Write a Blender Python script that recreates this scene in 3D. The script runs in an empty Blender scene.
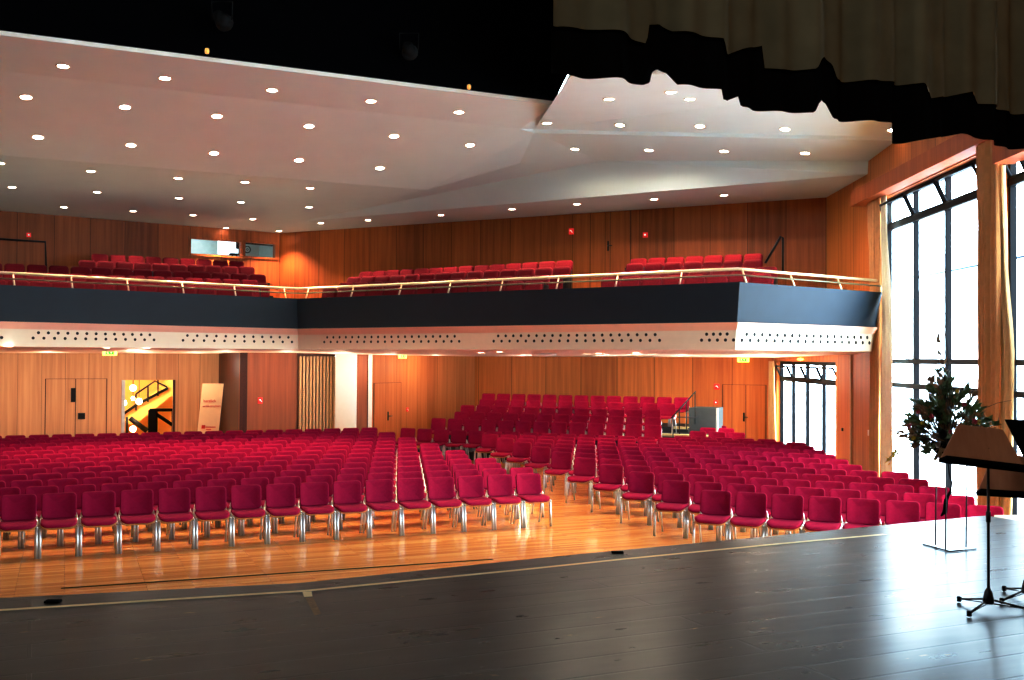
import bpy, bmesh, math, random
from mathutils import Vector, Matrix
from mathutils.geometry import intersect_ray_tri
random.seed(7)
sc = bpy.context.scene
COL = sc.collection
PI = math.pi
FL, CX, CY, CAMH = 1050.0, 512.0, 340.0, 2.7
A, R_ = math.atan(17.0 / 1050.0), 0.0055

# ------------------------------------------------------------------ camera
_F = Vector((0, math.cos(A), math.sin(A)))
_Z = Vector((0, -math.sin(A), math.cos(A)))
_X = Vector((1, 0, 0))
CR = _X * math.cos(R_) + _Z * math.sin(R_)
CU = _Z * math.cos(R_) - _X * math.sin(R_)
EYE = Vector((0, 0, CAMH))
cam_d = bpy.data.cameras.new('camera')
cam = bpy.data.objects.new('camera', cam_d)
COL.objects.link(cam)
cam_d.sensor_width = 36.0
cam_d.lens = 36.0 * FL / 1024.0
cam_d.clip_end = 300
M = Matrix((CR, CU, -_F)).transposed().to_4x4()
M.translation = EYE
cam.matrix_world = M
sc.camera = cam


def ray(px, py):
    return (_F * FL + CR * (px - CX) - CU * (py - CY)).normalized()


def onz(px, py, z):
    r = ray(px, py)
    return EYE + r * ((z - CAMH) / r.z)


def ond(px, py, d):
    r = ray(px, py)
    return EYE + r * (d / r.y)


def onplane(px, py, p, n):
    r = ray(px, py)
    return EYE + r * ((Vector(p) - EYE).dot(n) / r.dot(n))


# ------------------------------------------------------------------ tagging
def tag(o, label=None, cat=None, group=None, kind=None):
    if label: o['label'] = label
    if cat: o['category'] = cat
    if group: o['group'] = group
    if kind: o['kind'] = kind
    return o


def thing(name, label, cat, loc=(0, 0, 0), rz=0, group=None):
    o = bpy.data.objects.new(name, None)
    COL.objects.link(o)
    o.empty_display_size = 0.1
    o.location = loc
    o.rotation_euler = (0, 0, rz)
    return tag(o, label, cat, group)


def mesh_obj(name, me, mat=None, parent=None, loc=None, rz=0):
    o = bpy.data.objects.new(name, me)
    COL.objects.link(o)
    if mat is not None and not me.materials: me.materials.append(mat)
    if parent is not None: o.parent = parent
    if loc is not None: o.location = loc
    if rz: o.rotation_euler = (0, 0, rz)
    return o


class MB:
    """collects shapes, then links them as one mesh object"""

    def __init__(s):
        s.v, s.f, s.sm = [], [], []

    def add(s, vs, fs, smooth=False):
        b = len(s.v)
        s.v += [tuple(v) for v in vs]
        s.f += [tuple(i + b for i in f) for f in fs]
        s.sm += [smooth] * len(fs)
        return s

    def box(s, c, size, rot=None):
        hx, hy, hz = size[0] / 2, size[1] / 2, size[2] / 2
        vs = [Vector((x, y, z)) for z in (-hz, hz) for y in (-hy, hy) for x in (-hx, hx)]
        if rot is not None: vs = [rot @ v for v in vs]
        vs = [v + Vector(c) for v in vs]
        return s.add(vs, [(0, 2, 3, 1), (4, 5, 7, 6), (0, 1, 5, 4), (2, 6, 7, 3), (0, 4, 6, 2), (1, 3, 7, 5)])

    def rbox(s, c, size, r=0.01, seg=2, rot=None):
        bm = bmesh.new()
        bmesh.ops.create_cube(bm, size=1)
        bmesh.ops.scale(bm, vec=size, verts=bm.verts)
        bmesh.ops.bevel(bm, geom=bm.edges[:], offset=r, segments=seg, affect='EDGES', profile=0.5)
        bm.verts.index_update()
        vs = [v.co.copy() for v in bm.verts]
        fs = [[v.index for v in f.verts] for f in bm.faces]
        bm.free()
        if rot is not None: vs = [rot @ v for v in vs]
        return s.add([v + Vector(c) for v in vs], fs, True)

    def tube(s, pts, r, n=8, caps=True, smooth=True):
        pts = [Vector(p) for p in pts]
        rs = r if isinstance(r, (list, tuple)) else [r] * len(pts)
        vs, fs = [], []
        up = Vector((0, 0, 1))
        t0 = (pts[1] - pts[0]).normalized()
        if abs(t0.dot(up)) > 0.95: up = Vector((1, 0, 0))
        for i, p in enumerate(pts):
            t = (pts[min(i + 1, len(pts) - 1)] - pts[max(i - 1, 0)]).normalized()
            a = t.cross(up)
            if a.length < 1e-4: a = t.cross(Vector((0, 1, 0)))
            a.normalize()
            b = a.cross(t).normalized()
            for k in range(n):
                q = 2 * PI * k / n
                vs.append(p + (a * math.cos(q) + b * math.sin(q)) * rs[i])
        for i in range(len(pts) - 1):
            for k in range(n):
                k2 = (k + 1) % n
                fs.append((i * n + k, i * n + k2, (i + 1) * n + k2, (i + 1) * n + k))
        if caps:
            fs.append(tuple(range(n - 1, -1, -1)))
            fs.append(tuple((len(pts) - 1) * n + k for k in range(n)))
        return s.add(vs, fs, smooth)

    def lathe(s, c, prof, n=16, smooth=True, rot=None):
        vs, fs = [], []
        for r, z in prof:
            for k in range(n):
                q = 2 * PI * k / n
                vs.append(Vector((r * math.cos(q), r * math.sin(q), z)))
        for i in range(len(prof) - 1):
            for k in range(n):
                k2 = (k + 1) % n
                fs.append((i * n + k, i * n + k2, (i + 1) * n + k2, (i + 1) * n + k))
        if rot is not None: vs = [rot @ v for v in vs]
        return s.add([v + Vector(c) for v in vs], fs, smooth)

    def prism(s, poly, z0, z1):
        n = len(poly)
        vs = [(p[0], p[1], z0) for p in poly] + [(p[0], p[1], z1) for p in poly]
        fs = [tuple(range(n - 1, -1, -1)), tuple(range(n, 2 * n))]
        fs += [(i, (i + 1) % n, (i + 1) % n + n, i + n) for i in range(n)]
        return s.add(vs, fs)

    def pad(s, w, d, t, rc=0.06, bend=None, M=None, nseg=5):
        """padded rounded rectangle, top at z=0; bend(x,y)->dz"""
        out = []
        for cx, cy, a0 in ((w / 2 - rc, d / 2 - rc, 0), (-w / 2 + rc, d / 2 - rc, 90), (-w / 2 + rc, -d / 2 + rc, 180), (w / 2 - rc, -d / 2 + rc, 270)):
            for k in range(nseg):
                q = math.radians(a0 + 90 * k / (nseg - 1))
                out.append((cx + rc * math.cos(q), cy + rc * math.sin(q)))
        n = len(out)
        loops = [(0.5, -t), (0.92, -t), (0.985, -t * 0.8), (1, -t * 0.5), (0.985, -t * 0.18), (0.93, 0), (0.72, 0.0), (0.4, 0.0)]
        vs, fs = [], []
        for sc_, z in loops:
            for x, y in out: vs.append(Vector((x * sc_, y * sc_, z)))
        for i in range(len(loops) - 1):
            for k in range(n):
                k2 = (k + 1) % n
                fs.append((i * n + k, i * n + k2, (i + 1) * n + k2, (i + 1) * n + k))
        fs.append(tuple(range(n - 1, -1, -1)))
        fs.append(tuple((len(loops) - 1) * n + k for k in range(n)))
        for v in vs:
            if bend: v.z += bend(v.x, v.y)
        if M is not None: vs = [M @ v for v in vs]
        return s.add(vs, fs, True)

    def mesh(s, name):
        me = bpy.data.meshes.new(name)
        me.from_pydata(s.v, [], s.f)
        me.polygons.foreach_set('use_smooth', s.sm)
        me.update()
        return me

    def build(s, name, mat, parent=None, loc=None, rz=0):
        return mesh_obj(name, s.mesh(name), mat, parent, loc, rz)


# ------------------------------------------------------------------ materials
def srgb(r, g, b):
    f = lambda c: c / 12.92 if c <= 0.04045 else ((c + 0.055) / 1.055) ** 2.4
    return (f(r / 255), f(g / 255), f(b / 255), 1)


def newmat(name):
    m = bpy.data.materials.new(name)
    m.use_nodes = True
    nt = m.node_tree
    nt.nodes.clear()
    out = nt.nodes.new('ShaderNodeOutputMaterial')
    b = nt.nodes.new('ShaderNodeBsdfPrincipled')
    nt.links.new(b.outputs[0], out.inputs[0])
    return m, nt, b, out


def nd(nt, typ, **kw):
    n = nt.nodes.new(typ)
    for k, v in kw.items():
        if k in n.inputs: n.inputs[k].default_value = v
        else: setattr(n, k, v)
    return n


def ramp(nt, stops):
    n = nt.nodes.new('ShaderNodeValToRGB')
    e = n.color_ramp.elements
    while len(e) < len(stops): e.new(0.5)
    for i, (p, c) in enumerate(stops):
        e[i].position = p
        e[i].color = c
    return n


def plain(name, col, rough=0.5, metal=0.0, var=0.06, scale=8.0, **kw):
    m, nt, b, out = newmat(name)
    b.inputs['Roughness'].default_value = rough
    b.inputs['Metallic'].default_value = metal
    tc = nd(nt, 'ShaderNodeTexCoord')
    nz = nd(nt, 'ShaderNodeTexNoise', Scale=scale, Detail=3.0)
    nt.links.new(tc.outputs['Object'], nz.inputs['Vector'])
    lo = tuple(max(0, c * (1 - var)) for c in col[:3]) + (1,)
    hi = tuple(min(1, c * (1 + var)) for c in col[:3]) + (1,)
    rp = ramp(nt, [(0.3, lo), (0.7, hi)])
    nt.links.new(nz.outputs[0], rp.inputs[0])
    nt.links.new(rp.outputs[0], b.inputs['Base Color'])
    for k, v in kw.items(): b.inputs[k.replace('_', ' ')].default_value = v
    return m


def emit(name, col, strength):
    m, nt, b, out = newmat(name)
    b.inputs['Base Color'].default_value = col
    b.inputs['Emission Color'].default_value = col
    b.inputs['Emission Strength'].default_value = strength
    return m


def wood_panel(name, c_lo, c_hi, panel=0.62, rough=0.32, seam=True, grain=1.0):
    """vertical veneer panels: local X runs along the wall, Z up"""
    m, nt, b, out = newmat(name)
    L = nt.links
    tc = nd(nt, 'ShaderNodeTexCoord')
    sep = nd(nt, 'ShaderNodeSeparateXYZ')
    L.new(tc.outputs['Object'], sep.inputs[0])
    dv = nd(nt, 'ShaderNodeMath', operation='DIVIDE'); dv.inputs[1].default_value = panel
    L.new(sep.outputs[0], dv.inputs[0])
    fl = nd(nt, 'ShaderNodeMath', operation='FLOOR'); L.new(dv.outputs[0], fl.inputs[0])
    wn = nd(nt, 'ShaderNodeTexWhiteNoise', noise_dimensions='1D'); L.new(fl.outputs[0], wn.inputs['W'])
    mp = nd(nt, 'ShaderNodeMapping'); mp.inputs['Scale'].default_value = (9 * grain, 9 * grain, 0.35)
    L.new(tc.outputs['Object'], mp.inputs['Vector'])
    ad = nd(nt, 'ShaderNodeVectorMath', operation='ADD')
    L.new(mp.outputs[0], ad.inputs[0])
    cb = nd(nt, 'ShaderNodeCombineXYZ'); L.new(wn.outputs[0], cb.inputs[2])
    sc3 = nd(nt, 'ShaderNodeVectorMath', operation='SCALE'); sc3.inputs['Scale'].default_value = 30
    L.new(cb.outputs[0], sc3.inputs[0]); L.new(sc3.outputs[0], ad.inputs[1])
    nz = nd(nt, 'ShaderNodeTexNoise', Scale=1.0, Detail=5.0, Roughness=0.6); L.new(ad.outputs[0], nz.inputs['Vector'])
    mx = nd(nt, 'ShaderNodeMath', operation='MULTIPLY_ADD'); mx.inputs[1].default_value = 0.28
    L.new(wn.outputs[0], mx.inputs[0])
    sb = nd(nt, 'ShaderNodeMath', operation='SUBTRACT'); sb.inputs[1].default_value = 0.14
    L.new(nz.outputs[0], sb.inputs[0]); L.new(sb.outputs[0], mx.inputs[2])
    rp = ramp(nt, [(0.25, c_lo), (0.75, c_hi)]); L.new(mx.outputs[0], rp.inputs[0])
    col = rp.outputs[0]
    if seam:
        fr = nd(nt, 'ShaderNodeMath', operation='FRACT'); L.new(dv.outputs[0], fr.inputs[0])
        lt = nd(nt, 'ShaderNodeMath', operation='LESS_THAN'); lt.inputs[1].default_value = 0.016
        L.new(fr.outputs[0], lt.inputs[0])
        mr = nd(nt, 'ShaderNodeMix', data_type='RGBA')
        L.new(lt.outputs[0], mr.inputs[0]); L.new(col, mr.inputs[6])
        mr.inputs[7].default_value = tuple(c * 0.45 for c in c_lo[:3]) + (1,)
        col = mr.outputs[2]
    L.new(col, b.inputs['Base Color'])
    b.inputs['Roughness'].default_value = rough + .2
    b.inputs['Specular IOR Level'].default_value = 0.25
    return m


def planks(name, stops, length, width, gap, gapcol, rough, angle, bump=0.0):
    m, nt, b, out = newmat(name)
    L = nt.links
    tc = nd(nt, 'ShaderNodeTexCoord')
    mp = nd(nt, 'ShaderNodeMapping'); mp.inputs['Rotation'].default_value = (0, 0, -angle)
    L.new(tc.outputs['Object'], mp.inputs['Vector'])
    br = nd(nt, 'ShaderNodeTexBrick')
    br.offset = 0.37
    br.inputs['Scale'].default_value = 1.0
    br.inputs['Mortar Size'].default_value = gap
    br.inputs['Mortar Smooth'].default_value = 0.2
    br.inputs['Bias'].default_value = 0.0
    br.inputs['Brick Width'].default_value = length
    br.inputs['Row Height'].default_value = width
    br.inputs['Color1'].default_value = (0, 0, 0, 1)
    br.inputs['Color2'].default_value = (1, 1, 1, 1)
    br.inputs['Mortar'].default_value = (0.5, 0.5, 0.5, 1)
    L.new(mp.outputs[0], br.inputs['Vector'])
    m2 = nd(nt, 'ShaderNodeMapping'); m2.inputs['Scale'].default_value = (1.2, 22, 1)
    L.new(mp.outputs[0], m2.inputs['Vector'])
    nz = nd(nt, 'ShaderNodeTexNoise', Scale=1.0, Detail=4.0); L.new(m2.outputs[0], nz.inputs['Vector'])
    mix = nd(nt, 'ShaderNodeMix', data_type='RGBA'); mix.inputs[0].default_value = 0.5
    L.new(br.outputs['Color'], mix.inputs[6]); L.new(nz.outputs[0], mix.inputs[7])
    rp = ramp(nt, stops); L.new(mix.outputs[2], rp.inputs[0])
    m3 = nd(nt, 'ShaderNodeMix', data_type='RGBA')
    L.new(br.outputs['Fac'], m3.inputs[0]); L.new(rp.outputs[0], m3.inputs[6]); m3.inputs[7].default_value = gapcol
    L.new(m3.outputs[2], b.inputs['Base Color'])
    b.inputs['Roughness'].default_value = rough
    if bump:
        bp = nd(nt, 'ShaderNodeBump'); bp.inputs['Strength'].default_value = bump; bp.inputs['Distance'].default_value = 0.01
        iv = nd(nt, 'ShaderNodeMath', operation='SUBTRACT'); iv.inputs[0].default_value = 1.0
        L.new(br.outputs['Fac'], iv.inputs[1]); L.new(iv.outputs[0], bp.inputs['Height'])
        L.new(bp.outputs[0], b.inputs['Normal'])
    return m, nt, b, mp, m3


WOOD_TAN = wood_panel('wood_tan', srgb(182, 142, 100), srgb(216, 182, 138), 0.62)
WOOD_UP = wood_panel('wood_upstairs', srgb(120, 58, 24), srgb(178, 96, 44), 0.95, rough=0.3)  # wall veneer toned redder and darker, upstairs light put into its colour
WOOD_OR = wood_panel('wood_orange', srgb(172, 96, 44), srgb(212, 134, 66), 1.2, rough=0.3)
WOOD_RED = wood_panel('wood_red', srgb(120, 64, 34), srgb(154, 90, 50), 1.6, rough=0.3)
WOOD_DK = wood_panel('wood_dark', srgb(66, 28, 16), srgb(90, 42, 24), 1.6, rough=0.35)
WOOD_TRIM = wood_panel('wood_trim', srgb(160, 82, 44), srgb(190, 106, 60), 3.0, rough=0.35, seam=False)
WHITE = plain('white_paint', srgb(236, 232, 224), 0.55, var=0.02)
BAND = plain('band_paint', srgb(218, 206, 184), 0.5, var=0.02)
CEIL = plain('ceiling_paint', srgb(216, 234, 238), 0.7, var=0.015, scale=1.5)
SOFFIT = plain('soffit_paint', srgb(232, 218, 204), 0.6, var=0.02)
PARAPET = plain('parapet_paint', srgb(16, 32, 43), 0.6, var=0.08, scale=3, Specular_IOR_Level=0.3)
BLACK = plain('black_cloth', (0.004, 0.004, 0.0045, 1), 0.9, Specular_IOR_Level=0.0)
VOID = plain('black_void', (0.0012, 0.0012, 0.0015, 1), 0.95, Specular_IOR_Level=0.0)
DARKM = plain('dark_metal', srgb(26, 26, 28), 0.4, 0.6)
FRAME = plain('window_frame_paint', (0.0022, 0.0034, 0.006, 1), 0.5, 0.0, Specular_IOR_Level=0.1)
CHROME = plain('chrome', (0.74, 0.74, 0.73, 1), 0.45, 0.75)
ALU = plain('cast_aluminium', (0.72, 0.71, 0.69, 1), 0.3, 1.0)
PLY = plain('plywood', srgb(196, 128, 66), 0.4, var=0.15)
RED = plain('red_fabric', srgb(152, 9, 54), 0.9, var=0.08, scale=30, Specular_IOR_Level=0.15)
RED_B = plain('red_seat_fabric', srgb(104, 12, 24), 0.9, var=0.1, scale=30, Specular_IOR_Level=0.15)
BRASS = plain('rail_brass', srgb(226, 206, 172), 0.35, 0.7)
DKGREY = plain('tier_carpet', srgb(36, 38, 38), 0.9, var=0.1)
TREAD = plain('tread_edge', srgb(206, 186, 136), 0.6)
PALE = plain('pale_panel', srgb(196, 200, 190), 0.6)
STEEL = plain('slate_panel', srgb(72, 80, 80), 0.7)
CURT = plain('beige_curtain', srgb(206, 176, 130), 0.85, var=0.06, Transmission_Weight=0.0)
CURT2 = plain('tan_curtain', srgb(192, 142, 92), 0.85, var=0.08)
SHEER = plain('pale_curtain', srgb(226, 226, 208), 0.85, var=0.04)
OLIVE = plain('olive_velvet', srgb(112, 110, 90), 0.9, var=0.12, scale=4, Specular_IOR_Level=0.0)
LENS = emit('lamp_lens', (1.0, 0.9, 0.74, 1), 30)
RING = plain('lamp_ring', srgb(226, 220, 210), 0.4)
REDSIGN = emit('red_sign', srgb(214, 40, 34), 0.5)
WHITEMARK = emit('white_mark', srgb(240, 230, 225), 0.6)
GREENSIGN = emit('green_sign', srgb(40, 170, 40), 1.0)
SIGNGLOW = emit('sign_glow', srgb(255, 226, 110), 2.2)
HOLE = plain('hole_black', (0.006, 0.006, 0.006, 1), 0.9)
SCREEN = emit('glow_white', (0.80, 0.93, 1.0, 1), 0.7)
BANNER = plain('banner_print', srgb(240, 216, 180), 0.6, var=0.02)
REDTXT = plain('red_lettering', srgb(206, 50, 32), 0.6)
TAPE = plain('tape', srgb(214, 190, 140), 0.55, var=0.05)
LEAF = plain('leaf_green', srgb(84, 108, 66), 0.5, var=0.5, scale=12)
LEAF2 = plain('leaf_olive', srgb(150, 112, 78), 0.55, var=0.4, scale=12)
FLOWER_R = plain('flower_pink', srgb(206, 74, 90), 0.6)
FLOWER_Y = plain('flower_yellow', srgb(226, 196, 60), 0.6)
TWIG = plain('twig_brown', srgb(46, 36, 28), 0.7)
STANDWOOD = wood_panel('stand_wood', srgb(186, 124, 92), srgb(216, 156, 118), 5.0, rough=0.4, seam=False, grain=1.2)
SNOW = plain('snow', (0.85, 0.87, 0.9, 1), 0.9)
FACADE = plain('facade', srgb(205, 212, 218), 0.9)
YELLOWW = plain('foyer_plaster', srgb(244, 206, 120), 0.7, var=0.03)
GLOBE = emit('globe_glow', (1.0, 0.86, 0.6, 1), 14)
BROWNF = plain('brown_boards', srgb(150, 110, 70), 0.4, var=0.12)

# window glass
def glass_mat():
    m, nt, b, out = newmat('window_glass')
    nt.nodes.remove(b)
    t = nd(nt, 'ShaderNodeBsdfTransparent'); t.inputs[0].default_value = (0.94, 0.97, 0.98, 1)
    g = nd(nt, 'ShaderNodeBsdfGlossy'); g.inputs['Roughness'].default_value = 0.02
    mx = nd(nt, 'ShaderNodeMixShader'); mx.inputs[0].default_value = 0.05
    nt.links.new(t.outputs[0], mx.inputs[1]); nt.links.new(g.outputs[0], mx.inputs[2])
    nt.links.new(mx.outputs[0], out.inputs[0])
    return m
GLASS = glass_mat()

UL = Vector((0.921, 0.390, 0)); NL = Vector((-0.390, 0.921, 0)); ANG_L = math.atan2(0.390, 0.921)
UR = Vector((0.917, -0.399, 0)); NR = Vector((0.399, 0.917, 0)); ANG_R = -math.atan2(0.399, 0.917)

FLOORM, _, _, _, _ = planks('parquet', [(0.2, srgb(198, 124, 54)), (0.5, srgb(224, 152, 72)), (0.85, srgb(238, 178, 96))],
                            1.4, 0.075, 0.0022, srgb(120, 62, 24), 0.22, ANG_L)
STAGEM, nt, b, mp, m3 = planks('stage_boards', [(0.1, srgb(17, 15, 13)), (0.5, srgb(29, 25, 21)), (0.9, srgb(46, 39, 31))],
                               6.0, 0.30, 0.012, srgb(3, 3, 3), 0.36, math.radians(24.5), bump=0.9)
# worn spots where the black paint has come off, and uneven polish
tc = nd(nt, 'ShaderNodeTexCoord')
ms = nd(nt, 'ShaderNodeMapping'); ms.inputs['Scale'].default_value = (3.0, 11, 1)
nt.links.new(mp.outputs[0], ms.inputs['Vector'])
n1 = nd(nt, 'ShaderNodeTexNoise', Scale=1.3, Detail=6.0, Roughness=0.62); nt.links.new(ms.outputs[0], n1.inputs['Vector'])
r1 = ramp(nt, [(0.685, (0, 0, 0, 1)), (0.74, (1, 1, 1, 1))]); nt.links.new(n1.outputs[0], r1.inputs[0])
m4 = nd(nt, 'ShaderNodeMix', data_type='RGBA'); nt.links.new(r1.outputs[0], m4.inputs[0])
nt.links.new(m3.outputs[2], m4.inputs[6]); m4.inputs[7].default_value = srgb(150, 118, 70)
nt.links.new(m4.outputs[2], b.inputs['Base Color'])
n2 = nd(nt, 'ShaderNodeTexNoise', Scale=0.7, Detail=4.0); nt.links.new(ms.outputs[0], n2.inputs['Vector'])
r2 = ramp(nt, [(0.3, (0.27, 0.27, 0.27, 1)), (0.7, (0.32, 0.32, 0.32, 1))]); nt.links.new(n2.outputs[0], r2.inputs[0])
nt.links.new(r2.outputs[0], b.inputs['Roughness'])
b.inputs['Specular IOR Level'].default_value = 0.085
b.inputs['Specular Tint'].default_value = (.62, .86, 1, 1)


# ------------------------------------------------------------------ room shell
def wall(name, p0, p1, z0, z1, mat, holes=(), th=0.2, kind='structure', parent=None):
    """inside is to the LEFT of p0->p1; holes (u0,u1,z0,z1) in local coords"""
    p0, p1 = Vector((p0[0], p0[1], 0)), Vector((p1[0], p1[1], 0))
    Lh = (p1 - p0).length
    us = sorted({0, Lh} | {h[0] for h in holes} | {h[1] for h in holes})
    zs = sorted({z0, z1} | {h[2] for h in holes} | {h[3] for h in holes})
    mb = MB()
    for i in range(len(us) - 1):
        for j in range(len(zs) - 1):
            uc, zc = (us[i] + us[i + 1]) / 2, (zs[j] + zs[j + 1]) / 2
            if any(h[0] < uc < h[1] and h[2] < zc < h[3] for h in holes): continue
            a, bb, c, d = us[i], us[i + 1], zs[j], zs[j + 1]
            mb.add([(a, 0, c), (bb, 0, c), (bb, 0, d), (a, 0, d)], [(3, 2, 1, 0)])
            mb.add([(a, -th, c), (bb, -th, c), (bb, -th, d), (a, -th, d)], [(0, 1, 2, 3)])
    for u0, u1, c, d in list(holes) + [(0, Lh, z0, z1)]:
        q = [(u0, c), (u1, c), (u1, d), (u0, d)]
        for k in range(4):
            (ua, za), (ub, zb) = q[k], q[(k + 1) % 4]
            mb.add([(ua, 0, za), (ub, 0, zb), (ub, -th, zb), (ua, -th, za)], [(0, 1, 2, 3)])
    o = mb.build(name, mat, parent, p0, math.atan2(p1.y - p0.y, p1.x - p0.x))
    if kind: o['kind'] = kind
    return o


def struct(o):
    o['kind'] = 'structure'
    return o


def wall_u(o, px, py=357):
    """distance along wall o of the point its plane shows at pixel px"""
    n = Vector((-math.sin(o.rotation_euler.z), math.cos(o.rotation_euler.z), 0))
    p = onplane(px, py, o.location, n)
    d = p - o.location
    return d.x * math.cos(o.rotation_euler.z) + d.y * math.sin(o.rotation_euler.z), p.z


def mk(px, ppx):  # right wall: distance along it at pixel
    return 6.7 / ((px - 512) / 1050.0 - 0.0314)
def RW(d): return Vector((6.7 + 0.0314 * d, d, 0))

# floor and stage
fl = MB().prism([(-24, -6), (9, -6), (9, 38), (-24, 38)], -0.12, 0.0).build('floor', FLOORM)
struct(fl)
ZS = 1.05
e = [onz(0, 598, ZS), onz(300, 583, ZS), onz(560, 556, ZS), onz(780, 535, ZS), onz(986, 515.5, ZS)]
eL = e[0] + (e[0] - e[1]).normalized() * 9
side0, side1 = onz(994, 516.7, ZS), onz(1060, 527.5, ZS)
side2 = side1 + (side1 - side0).normalized() * 1.0
stage_poly = [eL, e[0], e[1], e[2], e[3], e[4], side0, side1, side2, Vector((side2.x, -5, 0)), Vector((eL.x, -5, 0))]
stage_poly = [(p.x, p.y) for p in stage_poly][::-1]
struct(MB().prism(stage_poly, 0.0, ZS).build('floor_stage', STAGEM))
# brown nosing board along the front edge
mb = MB()
for a, b_ in ((eL, e[0]), (e[0], e[1]), (e[1], e[2]), (e[2], e[3]), (e[3], e[4])):
    t = (b_ - a).normalized(); n = Vector((-t.y, t.x, 0))
    mb.prism([(a.x, a.y), (b_.x, b_.y), (b_.x + n.x * .05, b_.y + n.y * .05), (a.x + n.x * .05, a.y + n.y * .05)][::-1], 0.9, ZS - .012)
struct(mb.build('trim_stage_edge', plain('nosing_wood', srgb(150, 88, 40), 0.4)))
# side stage of brown boards
sp = [side0, side1, side2, Vector((6.85, side2.y, 0)), Vector((6.9, e[4].y + .3, 0)), Vector((e[4].x + .2, e[4].y + .25, 0))]
struct(MB().prism([(p.x, p.y) for p in sp], 0.0, ZS - .03).build('floor_side_stage', BROWNF))

# right (window) wall, floor to roof
W1 = (16.17, 20.9, 0.2, 5.88)
W2 = (9.4, 15.4, 0.2, 5.88)
W3 = (24.2, 30.35, 0.2, 2.62)
pw0, pw1 = RW(-6), RW(31.2)
dirw = (pw1 - pw0).normalized()
kw = 1 / dirw.y
holes = [((w[0] + 6) * kw, (w[1] + 6) * kw, w[2], w[3]) for w in (W1, W2, W3)]
wr = wall('wall_right', pw0, pw1, 0, 9.6, WOOD_OR, holes, th=0.2)

# downstairs back wall on the right, parallel to the tiers
cr = Vector((7.67, 30.8, 0))
cm = ond(475, 356, 34.8); cm.z = 0
wb = wall('wall_back_right', cr, cm, 0, 2.95, WOOD_OR)
dl = ond(370, 356, 30.5); dl.z = 0
wm = wall('wall_back_middle', cm, dl, 0, 2.95, wood_panel('wood_mid', srgb(168, 96, 48), srgb(200, 128, 70), 0.5))
# left downstairs wall, with the open doorway
l0 = Vector((-10.69, 31, 0)) + UL * 3.3
l1 = Vector((-10.69, 31, 0)) - UL * 10
wl_len = (l1 - l0).length
tmp = bpy.data.objects.new('tmp', None); tmp.location = l0; tmp.rotation_euler = (0, 0, math.atan2((l1 - l0).y, (l1 - l0).x))
ua, _z = wall_u(tmp, 175.5); ub, _z = wall_u(tmp, 122)
_u, zdoor = wall_u(tmp, 150, 380)
wl = wall('wall_back_left', l0, l1, 0, 2.95, WOOD_TAN, [(ua, ub, 0.0, zdoor)])
# side wall far left of the hall, closing it
struct(MB().box((-21, 12, 4.8), (0.2, 46, 9.6)).build('wall_left', WOOD_UP))
struct(MB().box((-7, -5.2, 5.5), (30, 0.2, 11)).build('wall_stage_back', VOID))


def wall_pt(o, px, py, off=0.0):
    n = Vector((-math.sin(o.rotation_euler.z), math.cos(o.rotation_euler.z), 0))
    p = onplane(px, py, o.location, n)
    return p + n * off


# red-brown projecting bay between the left wall and the slatted panel
b0, b1 = ond(298, 356, 29.3), ond(240, 356, 28.4)
b0.z = b1.z = 0
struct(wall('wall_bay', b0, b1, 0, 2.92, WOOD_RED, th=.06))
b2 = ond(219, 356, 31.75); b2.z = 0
struct(wall('wall_bay_side', b1, b2, 0, 2.92, WOOD_DK))  # dark wood puts the shade beside the bay into the colour
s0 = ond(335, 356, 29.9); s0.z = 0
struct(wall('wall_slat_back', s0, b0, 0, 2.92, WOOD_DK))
# vertical timber slats
us = (b0 - s0); Ls = us.length; us.normalize(); ns = Vector((-us.y, us.x, 0))
mb = MB()
NS = 11
rotm = Matrix.Rotation(math.atan2(us.y, us.x), 3, 'Z')
for i in range(NS):
    c = s0 + us * (Ls * (i + .5) / NS) + ns * 0.05
    mb.box((c.x, c.y, 1.35), (Ls / NS * 0.62, 0.07, 2.68), rotm)
tag(mb.build('slatted_panel', plain('slat_wood', srgb(176, 140, 92), 0.5)), 'panel of upright wooden slats beside the white column', 'wall panel')
# white column and the timber jamb next to it
c0, c1 = ond(356, 356, 29.5), ond(335, 356, 29.5)
mb = MB(); c = (c0 + c1) / 2
mb.rbox((c.x, c.y + .25, 1.43), ((c0 - c1).length, 0.5, 2.86), 0.03, 2)
struct(mb.build('trim_column', plain('column_white', srgb(226, 228, 222), 0.5, var=.02)))
j0, j1 = ond(368.5, 356, 29.9), ond(356, 356, 29.7)
struct(wall('wall_jamb', (j0.x, j0.y), (j1.x, j1.y), 0, 2.92, WOOD_RED, th=0.5))
k = ond(370, 356, 29.9)
struct(MB().box((k.x, k.y + .1, 1.43), (0.075, 0.3, 2.86)).build('trim_jamb', WHITE))

# ------------------------------------------------------------------ balcony
ZR = 4.26
def bp(px, py): 
    p = onz(px, py, ZR); p.z = 0; return p
C1, C2 = bp(297, 288.2), bp(740, 268)
C0 = bp(0, 272); C0e = C0 + (C0 - C1).normalized() * 9
C3 = bp(884, 280.3); C3 = RW(C3.y - .05) - Vector((.02, 0, 0))
front = [C0e, C1, C2, C3]
KU = (CAMH + 3.85)
uC = ond(280, 233, 32.9); uR = RW(25.0)
u0 = ond(0, 210, 28.1); u0.z = 0; uC.z = 0
uL = uC + (u0 - uC).normalized() * 17
wur = wall('wall_upper_right', uR, uC, 3.3, 7.0, WOOD_UP)
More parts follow.
